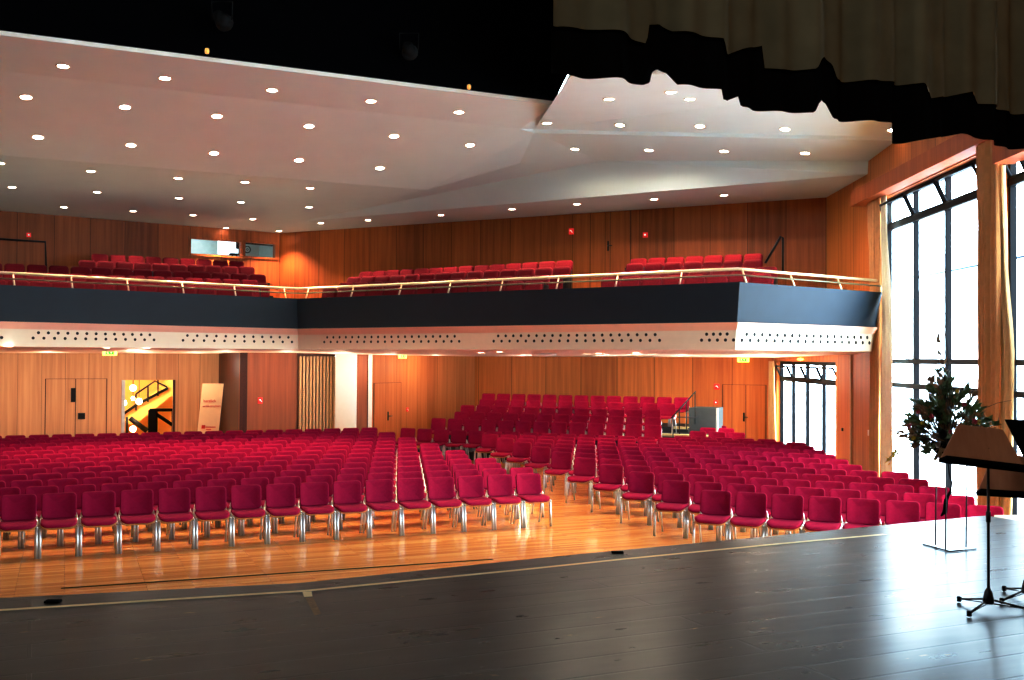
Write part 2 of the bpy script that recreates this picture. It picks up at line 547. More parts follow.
# projection booth window in the upper left wall
tmp.location = uC; tmp.rotation_euler = (0, 0, math.atan2((uL - uC).y, (uL - uC).x))
h1 = (wall_u(tmp, 241.5, 250)[0], wall_u(tmp, 189.5, 248)[0], wall_u(tmp, 215, 256)[1], wall_u(tmp, 215, 239.5)[1])
h2 = (wall_u(tmp, 275.5, 250)[0], wall_u(tmp, 244, 248)[0], wall_u(tmp, 260, 258)[1], wall_u(tmp, 260, 242.5)[1])
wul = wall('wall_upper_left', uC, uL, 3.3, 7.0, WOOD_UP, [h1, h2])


def offset_poly(pts, d):
    out = []
    for i, p in enumerate(pts):
        ns_ = []
        for a, b_ in ((i - 1, i), (i, i + 1)):
            if a < 0 or b_ >= len(pts): continue
            t = (pts[b_] - pts[a]).normalized(); ns_.append(Vector((t.y, -t.x, 0)))
        n = sum(ns_, Vector()) / len(ns_)
        n = n / n.length_squared if len(ns_) > 1 else n
        out.append(p + n * d)
    return out  # d>0 moves toward the stage


def strip(mb, pa, za, pb, zb):
    for i in range(len(pa) - 1):
        mb.add([(pa[i].x, pa[i].y, za), (pa[i + 1].x, pa[i + 1].y, za), (pb[i + 1].x, pb[i + 1].y, zb), (pb[i].x, pb[i].y, zb)], [(0, 1, 2, 3)])


ZP, ZB, ZH, ZU = 4.02, 3.33, 3.19, 2.85
f_top = offset_poly(front, -0.02); f_bot = offset_poly(front, -0.16); f_b2 = offset_poly(front, -0.2)
f_in = offset_poly(front, -0.22)
mb = MB(); strip(mb, f_bot, ZB, f_top, ZP); strip(mb, f_top, ZP, f_in, ZP); strip(mb, f_in, ZP, f_in, 3.2); strip(mb, f_bot, ZB, f_in, ZB)
struct(mb.build('wall_balcony_parapet', PARAPET))
mb = MB(); f_pk = offset_poly(front, -0.10)
strip(mb, f_b2, ZH, f_pk, ZB - .002); strip(mb, f_pk, ZB - .002, f_in, ZB - .002)
struct(mb.build('trim_balcony_ledge', plain('ledge_paint', srgb(222, 184, 160), .55, var=.02)))
mb = MB(); f_b3 = offset_poly(front, -0.26); strip(mb, f_b3, ZU, f_b2, ZH)
# end cap of the band against the window wall
band = struct(mb.build('trim_balcony_band', BAND))
# perforations: two offset rows of round holes in each panel of the band
mb = MB()
def holes_row(seg, pxa, pxb, n, z, r=0.031):
    a, b_ = f_b2[seg], f_b2[seg + 1]
    t = (b_ - a).normalized(); nn = Vector((t.y, -t.x, 0))
    pa, pb = onplane(pxa, 340, a, nn), onplane(pxb, 340, a, nn)
    lean = 0.06 * (ZH - z) / (ZH - ZU)
    for i in range(n):
        c = pa.lerp(pb, i / max(1, n - 1)); c.z = z; c += nn * (0.006 - lean)
        vs = [c + t * (r * math.cos(q * PI / 6)) + Vector((0, 0, r * math.sin(q * PI / 6))) for q in range(12)]
        mb.add(vs, [tuple(range(12))])
for z, gs in ((3.125, [(0, -70, -16, 5), (0, 38.5, 150, 13), (0, 187.5, 288.5, 12), (1, 327, 454.5, 20), (1, 498, 655, 20), (1, 706.5, 727, 4), (2, 747, 867.5, 18)]),
              (3.02, [(0, -74, 2, 6), (0, 33.5, 154.5, 13), (0, 183.5, 292.5, 12), (1, 323.5, 458.5, 20), (1, 493, 659, 20), (1, 701, 733, 5), (2, 743, 870.5, 18)])):
    for g in gs: holes_row(g[0], g[1], g[2], g[3], z, .038 if g[0] == 2 else .03)
mb.build('perforation', HOLE, band)

# slab and soffit
back_dn = [l1, l0, b2, b1, Vector((b0.x, b0.y + .2, 0)), dl, cm, cr]
rear = [uL + Vector((0, 5, 0)), Vector((-12, 37, 0)), Vector((-2, 37, 0)), Vector((7.8, 32.2, 0))]
mb = MB()
sf = offset_poly(front, -0.26)
mids = offset_poly(front, -2.6)
mids[0] = mids[0] + Vector((0, 0, 0)); mids[3] = RW(mids[3].y)
for i in range(3):
    mb.add([(sf[i].x, sf[i].y, ZU), (sf[i + 1].x, sf[i + 1].y, ZU), (mids[i + 1].x, mids[i + 1].y, 2.80), (mids[i].x, mids[i].y, 2.80)], [(3, 2, 1, 0)])
    mb.add([(mids[i].x, mids[i].y, 2.80), (mids[i + 1].x, mids[i + 1].y, 2.80), (rear[i + 1].x, rear[i + 1].y, 2.70), (rear[i].x, rear[i].y, 2.70)], [(3, 2, 1, 0)])
    fi = f_in
    mb.add([(fi[i].x, fi[i].y, 3.32), (fi[i + 1].x, fi[i + 1].y, 3.32), (rear[i + 1].x, rear[i + 1].y, 3.32), (rear[i].x, rear[i].y, 3.32)], [(0, 1, 2, 3)])
struct(mb.build('ceiling_under_balcony', SOFFIT))

# railing along the parapet
rail_t = thing('balcony_railing', 'pale brass handrail on slanted posts along the dark balcony front', 'railing', (C1.x, C1.y, ZP))
def rel(p, o): return Vector(p) - o.location
fr = offset_poly(front, -0.15); fm = offset_poly(front, -0.05)
mb = MB(); mb.tube([rel((p.x, p.y, ZR), rail_t) for p in fr], 0.028, 8); mb.build('handrail', BRASS, rail_t)
mb = MB(); mb.tube([rel((p.x, p.y, 4.145), rail_t) for p in fm], 0.016, 6); mb.build('lower_rail', plain('rail_dark', srgb(96, 92, 70), 0.4, 0.6), rail_t)
def rail_post(px, seg):
    a, b_ = fr[seg], fr[seg + 1]; t = (b_ - a).normalized(); nn = Vector((t.y, -t.x, 0))
    p = onplane(px, 275, a, nn)
    mb = MB(); mb.tube([rel((p.x, p.y, ZR), rail_t), rel((p.x + nn.x * .1 , p.y + nn.y * .1, ZP - .005), rail_t)], 0.018, 6)
    mb.build('post', BRASS, rail_t)
for px in (-40, 13, 71, 127, 182, 234, 284): rail_post(px, 0)
for px in (309, 354, 402, 451, 503, 559, 618, 682): rail_post(px, 1)
for px in (742, 790, 837, 878): rail_post(px, 2)

# ------------------------------------------------------------------ balcony seats
def seat_meshes():
    me = {}
    mb = MB()
    Mt = Matrix.Translation((0, 0.12, 0.56)) @ Matrix.Rotation(math.radians(78), 4, 'X')
    mb.pad(0.47, 0.56, 0.1, 0.07, lambda x, y: -1.2 * x * x * 0.3, Mt)
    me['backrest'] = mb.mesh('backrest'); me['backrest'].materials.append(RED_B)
    mb = MB()
    Mt = Matrix.Translation((0, -0.16, 0.38)) @ Matrix.Rotation(math.radians(70), 4, 'X')
    mb.pad(0.45, 0.42, 0.1, 0.06, None, Mt)
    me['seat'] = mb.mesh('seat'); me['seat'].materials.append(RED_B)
    mb = MB()
    for s in (-1, 1):
        mb.rbox((s * .235, 0.02, 0.29), (0.03, 0.30, 0.58), 0.012, 2)
    mb.box((0, 0.1, 0.30), (0.46, 0.03, 0.05))
    me['stand'] = mb.mesh('stand'); me['stand'].materials.append(DARKM)
    return me
SM = seat_meshes()
ORD = ['', 'first', 'second', 'third', 'fourth', 'fifth', 'sixth', 'seventh', 'eighth', 'ninth', 'tenth', 'eleventh', 'twelfth', 'thirteenth', 'fourteenth',
       'fifteenth', 'sixteenth', 'seventeenth', 'eighteenth', 'nineteenth', 'twentieth', 'twenty-first', 'twenty-second', 'twenty-third', 'twenty-fourth', 'twenty-fifth', 'twenty-sixth']


def bseat(loc, rz, sx, label, group):
    t = thing('theatre_chair', label, 'theatre chair', loc, rz, group)
    t.scale = (sx, 1, 1)
    for nme in ('backrest', 'seat', 'stand'):
        o = bpy.data.objects.new(nme, SM[nme]); COL.objects.link(o); o.parent = t
    return t


def seat_row(xa, ya, xb, yb, n, dz, rowword, blockword, group, first=0):
    z = CAMH + dz
    a, b_ = onz(xa, ya, z), onz(xb, yb, z)
    t = (b_ - a).normalized(); nn = Vector((-t.y, t.x, 0))
    rz = math.atan2(t.y, t.x)
    sp_ = (b_ - a).length / (n - 1)
    for i in range(n):
        p = a.lerp(b_, i / (n - 1)) - nn * 0.17
        w = ORD[i + 1 - first] if i >= first else None
        lab = f'dark red tip-up seat, {w} from left, {rowword} row of {blockword}'
        bseat((p.x, p.y, z - 0.85), rz, sp_ / 0.51, lab, group)
    return a, b_, nn, z - 0.85


steps = []
GL, GA, GB = 'the left balcony block', 'the middle balcony block', 'the right balcony block'
g1, g2, g3 = 'seats in the left balcony block', 'seats in the middle balcony block', 'seats in the right balcony block'
lefts = [seat_row(-4.5, 278, 244.7, 286.2, 13, 1.75, 'front', GL, g1),
         seat_row(-9, 269.6, 250, 278.6, 14, 2.0, 'second', GL, g1),
         seat_row(-8, 261.5, 258, 273.3, 14, 2.25, 'third', GL, g1),
         seat_row(87.3, 259.3, 247.3, 265.8, 10, 2.5, 'fourth', GL, g1),
         seat_row(100.2, 252.9, 237.2, 260, 9, 2.75, 'top', GL, g1)]
mids_ = [seat_row(328.5, 287.5, 533, 279.5, 13, 1.75, 'front', GA, g2),
         seat_row(345, 281.5, 540, 274, 13, 2.0, 'second', GA, g2),
         seat_row(353, 276, 561, 265.5, 14, 2.25, 'third', GA, g2),
         seat_row(365, 270.5, 563.5, 259.4, 14, 2.5, 'top', GA, g2)]
rights = [seat_row(610, 275.5, 760.5, 272, 8, 1.75, 'front', GB, g3),
          seat_row(617, 270, 766.7, 265.5, 8, 2.0, 'second', GB, g3),
          seat_row(634, 262.3, 753, 258.4, 7, 2.25, 'third', GB, g3),
          seat_row(638, 257.3, 753, 252.4, 7, 2.5, 'top', GB, g3)]
def riser(mb, rows):
    for j, (a, b_, nn, z) in enumerate(rows):
        t = (b_ - a).normalized()
        fa, fb = a - t * .8 - nn * .62, b_ + t * .6 - nn * .62
        ba, bb = a - t * .8 + nn * (.22 if j < len(rows) - 1 else .26), b_ + t * .6 + nn * (.22 if j < len(rows) - 1 else .26)
        mb.prism([(fa.x, fa.y), (fb.x, fb.y), (bb.x, bb.y), (ba.x, ba.y)], 3.32, z)
for rows, nm in ((lefts, 'floor_balcony_left'), (mids_, 'floor_balcony_middle'), (rights, 'floor_balcony_right')):
    mb = MB(); riser(mb, rows); struct(mb.build(nm, DKGREY))

# ------------------------------------------------------------------ stacking chairs
def chair_meshes():
    me = {}
    def put(n, mb, mat):
        me[n] = mb.mesh(n); me[n].materials.append(mat)
    sbend = lambda x, y: -0.9 * max(0, -y - 0.08) ** 2 * 2.2 + 0.35 * x * x
    mb = MB(); mb.pad(0.455, 0.43, 0.045, 0.09, sbend, Matrix.Translation((0, -0.02, 0.462))); put('seat', mb, RED)
    mb = MB(); mb.pad(0.465, 0.44, 0.014, 0.09, sbend, Matrix.Translation((0, -0.02, 0.418))); put('seat_shell', mb, PLY)
    bb = lambda x, y: 1.1 * x * x
    Mt = Matrix.Translation((0, 0.205, 0.635)) @ Matrix.Rotation(math.radians(80), 4, 'X')
    mb = MB(); mb.pad(0.44, 0.345, 0.035, 0.055, bb, Mt); put('backrest', mb, RED)
    Mt2 = Matrix.Translation((0, 0.24, 0.629)) @ Matrix.Rotation(math.radians(80), 4, 'X')
    mb = MB(); mb.pad(0.43, 0.335, 0.012, 0.055, bb, Mt2); put('back_shell', mb, PLY)
    for s, nm in ((-1, 'l'), (1, 'r')):
        mb = MB(); mb.tube([(s * .229, -.205, 0.0), (s * .229, -.165, .41)], 0.021, 8); put('front_' + nm, mb, CHROME)
        mb = MB(); mb.tube([(s * .226, .245, 0.0), (s * .226, .12, .41)], 0.016, 8); put('rear_' + nm, mb, CHROME)
        mb = MB()
        mb.tube([(s * .228, -.19, .405), (s * .228, .0, .415), (s * .228, .15, .425), (s * .222, .215, .47), (s * .2, .232, .56)], [.018, .02, .022, .02, .012], 8)
        put('bracket_' + nm, mb, ALU)
    mb = MB()
    for s in (-1, 1):
        mb.tube([(s * .229, -.205, 0.0), (s * .229, -.165, .41)], 0.021, 6)
        mb.tube([(s * .226, .245, 0.0), (s * .226, .12, .41)], 0.016, 6)
        mb.tube([(s * .228, -.19, .405), (s * .228, .15, .425), (s * .222, .215, .47), (s * .2, .232, .56)], [.018, .022, .02, .012], 6)
    put('frame', mb, CHROME)
    return me
CM = chair_meshes()
NEAR = [('seat', 'seat'), ('seat_shell', 'seat_shell'), ('backrest', 'backrest'), ('back_shell', 'back_shell'), ('leg', 'front_l'), ('leg', 'front_r'),
        ('leg', 'rear_l'), ('leg', 'rear_r'), ('bracket', 'bracket_l'), ('bracket', 'bracket_r')]
FAR = [('seat', 'seat'), ('backrest', 'backrest'), ('frame', 'frame')]


def place_chair(p, z, rz, label, group, near):
    t = thing('stacking_chair', label, 'chair', (p.x, p.y, z), rz, group)
    for nm, key in (NEAR if near else FAR):
        o = bpy.data.objects.new(nm, CM[key]); COL.objects.link(o); o.parent = t


def row_word(k): return 'front' if k == 0 else ORD[k + 1]
far_mb = {'seat': MB(), 'frame': MB()}
def far_chair(p, z, rz):
    Mx = Matrix.Translation((p.x, p.y, z)) @ Matrix.Rotation(rz, 4, 'Z')
    for key, tgt in (('seat', 'seat'), ('backrest', 'seat'), ('frame', 'frame')):
        m_ = CM[key]
        far_mb[tgt].add([Mx @ v.co for v in m_.vertices], [tuple(q.vertices) for q in m_.polygons], True)

todo = []   # (priority, p, z, rz, label, group, near)
# left block
B = onz(552, 526, 0)
o0 = B - UL * .25 + NL * .2
NROW = 14; PITCH = 0.885
for k in range(NROW):
    off = 0.25 * (k % 2)
    s0_ = o0 + NL * (PITCH * k) + UL * (off + 0.018 * k - .0)
    for i in range(30):
        p = s0_ - UL * (0.5 * i)
        px = 512 + 1050 * p.x / p.y
        if px < -22: break
        w = ORD[i + 1] if i + 1 < len(ORD) else None
        if w is None: continue
        lab = f'red padded chair, {w} from the aisle in the {row_word(k)} row, left block'
        todo.append((k * 100 + i, p, 0.0, ANG_L, lab, 'chairs in the left block', k < 3))
# right block
P0 = onz(716.3, 490.3, 0.81); P0.z = 0
o1 = P0 - NR * .21
npl = 0
for k in range(15):
    st = o1 + NR * (0.945 * k) - UR * (0.83 * min(k, 9.6))
    if k == 10: st = o1 + NR * 9.42 - UR * (0.83 * 9.6) - UR * 2.3
    if k > 10:
        px, py = {11: (683, 436), 12: (698, 431), 13: (708, 427.5), 14: (719, 425.5)}[k]
        q = onz(px, py, .81); q.z = 0
        n_off = (q - o1 - NR * .21).dot(NR)
        st = q - NR * .21
    xs = []
    i = 0
    while True:
        p = st + UR * (0.5 * i)
        if p.x > 6.42 - (0.35 if k > 10 else 0): break
        if k == 10 and False: break
        lab = f'red padded chair, {ORD[min(i + 1, 26)]} from the aisle in the {row_word(k)} row, right block'
        todo.append((-1000 + k * 10 if k < 12 else -500, p, 0.0, ANG_R, lab, 'chairs in the right block', k < 3 or i == 0))
        i += 1
# tiers at the back
tiers = []
nbase = 0.945 * 10.75
for t in range(1, 6):
    zt = 0.08 + 0.14 * t
    line = o1 + NR * (9.42 + 1.03 + 0.93 * (t - 1))
    nrm = NR
    xa = {1: 437.5, 2: 455, 3: 465, 4: 484, 5: 489}[t]; xb = {1: 651, 2: 651, 3: 651, 4: 666, 5: 680}[t]
    a = onplane(xa, 400, line, nrm); b_ = onplane(xb, 400, line, nrm); a.z = b_.z = 0
    n = int(round((b_ - a).length / 0.5)) + 1
    for i in range(n):
        p = b_ - UR * (0.5 * i)
        lab = f'red padded chair, {ORD[i + 1]} from the steps on the {("lowest", "second", "third", "fourth", "top")[t - 1]} riser tier'
        todo.append((-800, p, zt, ANG_R, lab, 'chairs on the riser tiers', False))
    tiers.append((a, b_, zt))
todo.sort(key=lambda q: q[0])
for j, (pr, p, z, rz, lab, grp, near) in enumerate(todo):
    if j < 300: place_chair(p, z, rz, lab, grp, near)
    else: far_chair(p, z, rz)
print('CHAIRS', len(todo), 'seats', 0)
if far_mb['seat'].v:
    t = thing('chair_rows', 'red padded chairs in the rearmost rows of the left block', 'chairs', (0, 0, 0))
    t['kind'] = 'stuff'
    a_ = far_mb['seat'].build('padding', RED, t); a_['kind'] = 'stuff'
    a_ = far_mb['frame'].build('framework', CHROME, t); a_['kind'] = 'stuff'

# riser platforms
rt = thing('riser_platform', 'black carpeted stepped platform with pale step edges carrying the tiered chairs', 'platform', (tiers[0][0].x, tiers[0][0].y, 0))
for j, (a, b_, zt) in enumerate(tiers):
    bk = 0.45 if j < 4 else 1.3
    ext = {0: 0.55, 1: 1.15, 2: 1.35, 3: 1.35, 4: 0.35}[j]
    fa, fb = a - UR * .5 - NR * .48, b_ + UR * ext - NR * .48
    ba, bb = a - UR * .5 + NR * bk, b_ + UR * ext + NR * bk
    mb = MB(); q = [rel(v, rt) for v in (fa, fb, bb, ba)]
    mb.prism([(v.x, v.y) for v in q], 0, zt); mb.build('tier', DKGREY, rt)
    mb = MB(); n0 = rel(fb - UR * (ext + .1), rt); n1 = rel(fb, rt)
    mb.prism([(n0.x, n0.y), (n1.x, n1.y), (n1.x + NR.x * .28, n1.y + NR.y * .28), (n0.x + NR.x * .28, n0.y + NR.y * .28)], zt, zt + .012)
    mb.prism([(n0.x - NR.x * .01, n0.y - NR.y * .01), (n1.x - NR.x * .01, n1.y - NR.y * .01), (n1.x, n1.y), (n0.x, n0.y)], zt - .045, zt + .012)
    mb.build('step_edge', TREAD, rt)
    if j in (1, 2, 3):
        mb = MB(); c0_ = rel(fb, rt)
        mb.prism([(c0_.x, c0_.y), (c0_.x + UR.x * .05, c0_.y + UR.y * .05), (c0_.x + UR.x * .05 + NR.x * .8, c0_.y + UR.y * .05 + NR.y * .8), (c0_.x + NR.x * .8, c0_.y + NR.y * .8)], 0, zt + .012)
        mb.build('side_cap', PALE, rt)
# tall slate coloured end panel
a, b_, zt = tiers[4]
p0_, p1_ = wall_pt(wb, 690, 420), None
ln = b_ - NR * .3
q0, q1 = onplane(689, 415, ln, NR), onplane(716, 415, ln, NR)
t = thing('end_panel', 'dark slate grey boxed panel right of the platform steps', 'panel', (q0.x, q0.y, 0))
mb = MB(); v0, v1 = Vector((0, 0, 0)), Vector((q1.x - q0.x, q1.y - q0.y, 0))
ztp = onplane(700, 408, ln, NR).z
mb.prism([(v0.x, v0.y), (v1.x, v1.y), (v1.x + NR.x * .9, v1.y + NR.y * .9), (v0.x + NR.x * .9, v0.y + NR.y * .9)], 0, ztp); mb.build('box', STEEL, t)
mb = MB(); mb.prism([(v1.x, v1.y), (v1.x + UR.x * .05, v1.y + UR.y * .05), (v1.x + UR.x * .05 + NR.x * .1, v1.y + UR.y * .05 + NR.y * .1), (v1.x + NR.x * .1, v1.y + NR.y * .1)], 0, ztp); mb.build('corner_strip', PALE, t)
# handrail of the steps
ln = tiers[2][1]
def hp(px, py, k=0.0): return onplane(px, py, ln + NR * k, NR)
t = thing('step_handrail', 'black metal handrail beside the platform steps', 'railing', (hp(672, 440).x, hp(672, 440).y, 0))
mb = MB(); mb.tube([rel(hp(671.5, 418), t), rel(hp(686, 402, .7), t), rel(hp(695.5, 391.5, 1.3), t)], .018, 6); mb.build('handrail', DARKM, t)
for px, py, pb, kk in ((673, 417, 442, 0), (679.5, 409, 434, .3), (686.5, 402, 430, .7), (695, 392, 424, 1.3)):
    mb = MB(); mb.tube([rel(hp(px, py, kk), t), rel(hp(px, pb, kk), t)], .014, 6); mb.build('post', DARKM, t)
mb = MB(); mb.tube([rel(hp(677, 417, .3), t), rel(hp(699, 417.5, 1.1), t)], .014, 6); mb.build('lower_rail', DARKM, t)

# ------------------------------------------------------------------ ceiling
def cp(px, py, h): return onz(px, py, CAMH + h)
def ext(p, q, d): return p + (p - q).normalized() * d
HB = 3.85
bl0 = Vector((uL.x, uL.y, CAMH + HB)); bc = Vector((uC.x, uC.y, CAMH + HB)); br_ = Vector((uR.x, uR.y, CAMH + HB))
k1b = cp(427, 190, 3.95); k1a0 = cp(0, 155, 3.95); k1a = ext(k1a0, k1b, 8)
k2b = cp(520, 129, 4.72); k2a0 = cp(0, 71, 4.72); k2a = ext(k2a0, k2b, 8)
lpb = cp(555, 105, 4.85); lpa0 = cp(0, 35, 4.85); lpa = ext(lpa0, lpb, 8)
e1r = RW(21.8); e1r.z = CAMH + HB; e1l = cp(300, 221.5, HB + .01)
e2r = RW(21.75); e2r.z = CAMH + 4.11; e2m = cp(600, 161, 4.54); e2l = cp(520, 163, 4.46)
e3l = cp(534, 133, 4.7); e3r = RW(20.04); e3r.z = CAMH + 4.18
e3l2, e3r2 = e3l + Vector((0, -.02, .07)), e3r + Vector((0, -.02, .07))
e4l = cp(572, 73, 4.6); e4r = RW(e4l.y); e4r.z = CAMH + 4.6
for v in (e1r, e2r, e3r, e3r2): v.x = RW(v.y).x
CT = []
mb = MB()
def tri_face(*vs):
    mb.add(vs, [tuple(range(len(vs)))])
    for i in range(1, len(vs) - 1): CT.append((vs[0], vs[i], vs[i + 1]))
tri_face(bl0, k1a, k1b); tri_face(bl0, k1b, e1l); tri_face(bl0, e1l, bc)
tri_face(bc, e1l, e1r, br_)
tri_face(k1a, k2a, k2b); tri_face(k1a, k2b, k1b)
tri_face(k2a, lpa, lpb); tri_face(k2a, lpb, k2b)
tri_face(e1l, k1b, e2l); tri_face(e1l, e2l, e2m, e1r); tri_face(e1r, e2m, e2r)
tri_face(k1b, k2b, e3l); tri_face(k1b, e3l, e2l)
tri_face(e2l, e3l, e2m); tri_face(e2m, e3l, e3r); tri_face(e2m, e3r, e2r)
tri_face(e3l, e3l2, e3r2, e3r)
tri_face(k2b, lpb, e3l2); tri_face(k2b, e3l2, e3l)
tri_face(lpb, e4l, e3l2); tri_face(e3l2, e4l, e4r); tri_face(e3l2, e4r, e3r2)
struct(mb.build('ceiling', CEIL))
# pale lip around the lighting slot and the black slot itself
mb = MB()
up = Vector((0, 0, .07))
for a, b_ in ((lpa, lpb), (lpb, e4l)):
    mb.add([a, b_, b_ + up, a + up], [(0, 1, 2, 3)])
mb.add([e4l, e4r, e4r + up, e4l + up], [(0, 1, 2, 3)])
mb.add([lpb + Vector((0, 0, -.01)), e4l + Vector((0, 0, -.01)), e4l + Vector((.2, 0, -.01)), lpb + Vector((.36, -.1, -.03))], [(0, 1, 2, 3)])
struct(mb.build('trim_ceiling_lip', WHITE))
mb = MB()
# recessed black slot: walls set back from the lip and a black grid above the stage
bk = Vector((-0.02, 0.04, 0))
a, b_, c = lpa + up + bk, lpb + up + bk, e4l + up + bk
top = Vector((0, 0, 3.5))
mb.add([a, b_, b_ + top, a + top], [(0, 1, 2, 3)])
mb.add([b_, c, c + top, b_ + top], [(0, 1, 2, 3)])
d_ = e4r + up + Vector((.3, .04, 0))
mb.add([c, d_, d_ + top, c + top], [(0, 1, 2, 3)])
struct(mb.build('wall_lighting_slot', VOID))
struct(MB().box((-6, 6, 11.6), (34, 34, .1)).build('ceiling_stage', VOID))

# ------------------------------------------------------------------ downlights
def ceil_hit(px, py):
    r = ray(px, py); best = None
    for a, b_, c in CT:
        h = intersect_ray_tri(a, b_, c, r, EYE, True)
        if h is not None and (best is None or (h - EYE).length < (best[0] - EYE).length):
            n = (b_ - a).cross(c - a).normalized()
            if n.z > 0: n = -n
            best = (h, n)
    return best

mb = MB(); mb.lathe((0, 0, 0), [(0.088, 0.004), (0.092, -.012), (0.118, -.008), (0.122, 0.004)], 20); RINGM = mb.mesh('ring'); RINGM.materials.append(RING)
mb = MB(); mb.lathe((0, 0, 0), [(0.0005, -.003), (0.05, -.003), (0.09, -.001)], 20); LENSM = mb.mesh('lens'); LENSM.materials.append(LENS)
SPOT = bpy.data.lights.new('downlight_lamp', 'SPOT')
SPOT.energy = 265; SPOT.color = (1.0, 0.84, 0.64); SPOT.spot_size = math.radians(92); SPOT.spot_blend = 0.7; SPOT.shadow_soft_size = 0.06
SPOT_W = SPOT.copy(); SPOT_W.spot_size = math.radians(165); SPOT_W.spot_blend = .4; SPOT_W.energy = 270
SPOT_N = SPOT.copy(); SPOT_N.energy = 420; SPOT_N.spot_size = math.radians(110)
SPOT_S = SPOT.copy(); SPOT_S.energy = 60; SPOT_S.spot_size = math.radians(120)


def downlight(p, n, label, group, lamp, s=1.0, off_wall=False):
    t = thing('downlight', label, 'ceiling light', p, 0, group)
    t.rotation_mode = 'QUATERNION'
    t.rotation_quaternion = Vector((0, 0, -1)).rotation_difference(n) if n.z > -0.9999 else Vector((0, 0, -1)).rotation_difference(Vector((0, 0, -1)))
    t.scale = (s, s, s)
    for nm, me in (('ring', RINGM), ('lens', LENSM)):
        o = bpy.data.objects.new(nm, me); COL.objects.link(o); o.parent = t
    if lamp:
        l = bpy.data.objects.new('lamp', lamp); COL.objects.link(l); l.location = p + Vector((0, 0, -.07)) + (Vector((-p.x, -p.y, 0)).normalized() * .35 if off_wall else Vector())
    return t

rowsL = [('front', [(-40, 55), (63, 66), (165, 78), (272, 90), (371, 101), (459, 112)]),
         ('second', [(26, 97), (125, 107), (217, 116), (309, 126), (394, 136), (470, 145)]),
         ('third', [(38, 137), (131, 145), (214, 153), (299, 160), (380, 168)]),
         ('fourth', [(0, 163), (91, 171), (178, 178), (245, 182), (310, 188)]),
         ('fifth', [(12, 187), (97, 192), (179, 198), (241, 202), (309, 207)]),
         ('sixth', [(64, 207), (133, 211), (193, 215), (253, 219)]),
         ('rearmost', [(102, 220), (166, 224), (226, 228), (279, 231)])]
rowsR = [('lowest', [(321, 223), (368, 220), (441, 215), (512, 209), (577, 204), (654, 199), (724, 195)]),
         ('second', [(575, 149), (649, 150), (724, 151), (805, 153)]),
         ('third', [(547, 123), (620, 125), (700, 126), (785, 129), (893, 130)]),
         ('front', [(609, 99), (690, 99), (671, 92)])]
for rows, side, g in ((rowsL, 'left ceiling', 'downlights in the left ceiling'), (rowsR, 'right ceiling', 'downlights in the right ceiling')):
    for rw, pts in rows:
        pts = sorted(pts)
        for i, (x, y) in enumerate(pts):
            h = ceil_hit(x, y)
            if h is None: print('no ceiling at', x, y); continue
            vis = [q for q in pts if q[0] >= 0]
            if x < 0:
                t = downlight(h[0], h[1], 'round recessed spotlight beyond the left end of the front row', g, SPOT); continue
            j = vis.index((x, y)) + 1
            downlight(h[0] + h[1] * .002, h[1], f'glowing round recessed ceiling spot, {ORD[j]} from left in the {rw} row, {side}', g, SPOT_W if (rw == 'second' and side[0] == 'r' and x < 720) else (None if x > 880 else (SPOT_N if rw in ('rearmost', 'lowest') else SPOT)), 1.0, rw in ('rearmost', 'lowest') or (x, y) in ((893, 130), (253, 219)))
# under the balcony
def soffit_hit(px, py):
    r = ray(px, py)
    for z in (2.84, 2.82, 2.80, 2.76, 2.72):
        pass
    ob = bpy.data.objects['ceiling_under_balcony']; best = None
    me = ob.data
    for f in me.polygons:
        vs = [me.vertices[i].co for i in f.vertices]
        for i in range(1, len(vs) - 1):
            h = intersect_ray_tri(vs[0], vs[i], vs[i + 1], r, EYE, True)
            if h is not None and h.z < 3.0 and (best is None or h.y < best.y): best = h
    return best
sl = [(8, 346.5), (44, 346.2), (106, 348), (146, 348), (181, 354.5)]
sr = [(482, 352.6), (500, 352), (586, 354), (599, 353.3), (636, 353), (653, 354)]
for pts, side in ((sl, 'left'), (sr, 'right')):
    for i, (x, y) in enumerate(pts):
        h = soffit_hit(x, y)
        if h is None: print('no soffit', x, y); continue
        downlight(h + Vector((0, 0, -.004)), Vector((0, 0, -1)), f'small soffit spot under the balcony, {ORD[i + 1]} from left of the {side} run', f'{side} soffit spots', SPOT_S, 0.9)
PT = bpy.data.lights.new('soffit_fill', 'POINT'); PT.energy = 33; PT.color = (1, .87, .70); PT.shadow_soft_size = .12  # added fill points without fixtures, brightening the walls and soffit
for x, y in ((-17, 25.5), (-14.5, 27.3), (-12.2, 27.6), (-10.0, 28.6), (-8.9, 29.6), (-7.4, 27.0), (-5.9, 27.6), (-4.6, 28.2), (-3.4, 29.3), (-2.3, 31.5), (.3, 29.6), (2.6, 29.2), (4.6, 28.6), (6.2, 28), (3, 25.5), (6, 25), (-13, 24), (-9, 25)):
    l = bpy.data.objects.new('lamp', PT); COL.objects.link(l); l.location = (x, y, 2.42)

# ------------------------------------------------------------------ windows
def bar(mb, d0, d1, z0, z1, off=0.0, th=0.09):
    """bar in the window-wall plane, set off outward from the inner face"""
    a, b_ = RW(d0), RW(d1)
    n = Vector((dirw.y, -dirw.x, 0))
    a0, a1, b0_, b1_ = a + n * off, a + n * (off + th), b_ + n * off, b_ + n * (off + th)
    mb.prism([(a0.x, a0.y), (a1.x, a1.y), (b1_.x, b1_.y), (b0_.x, b0_.y)], z0, z1)

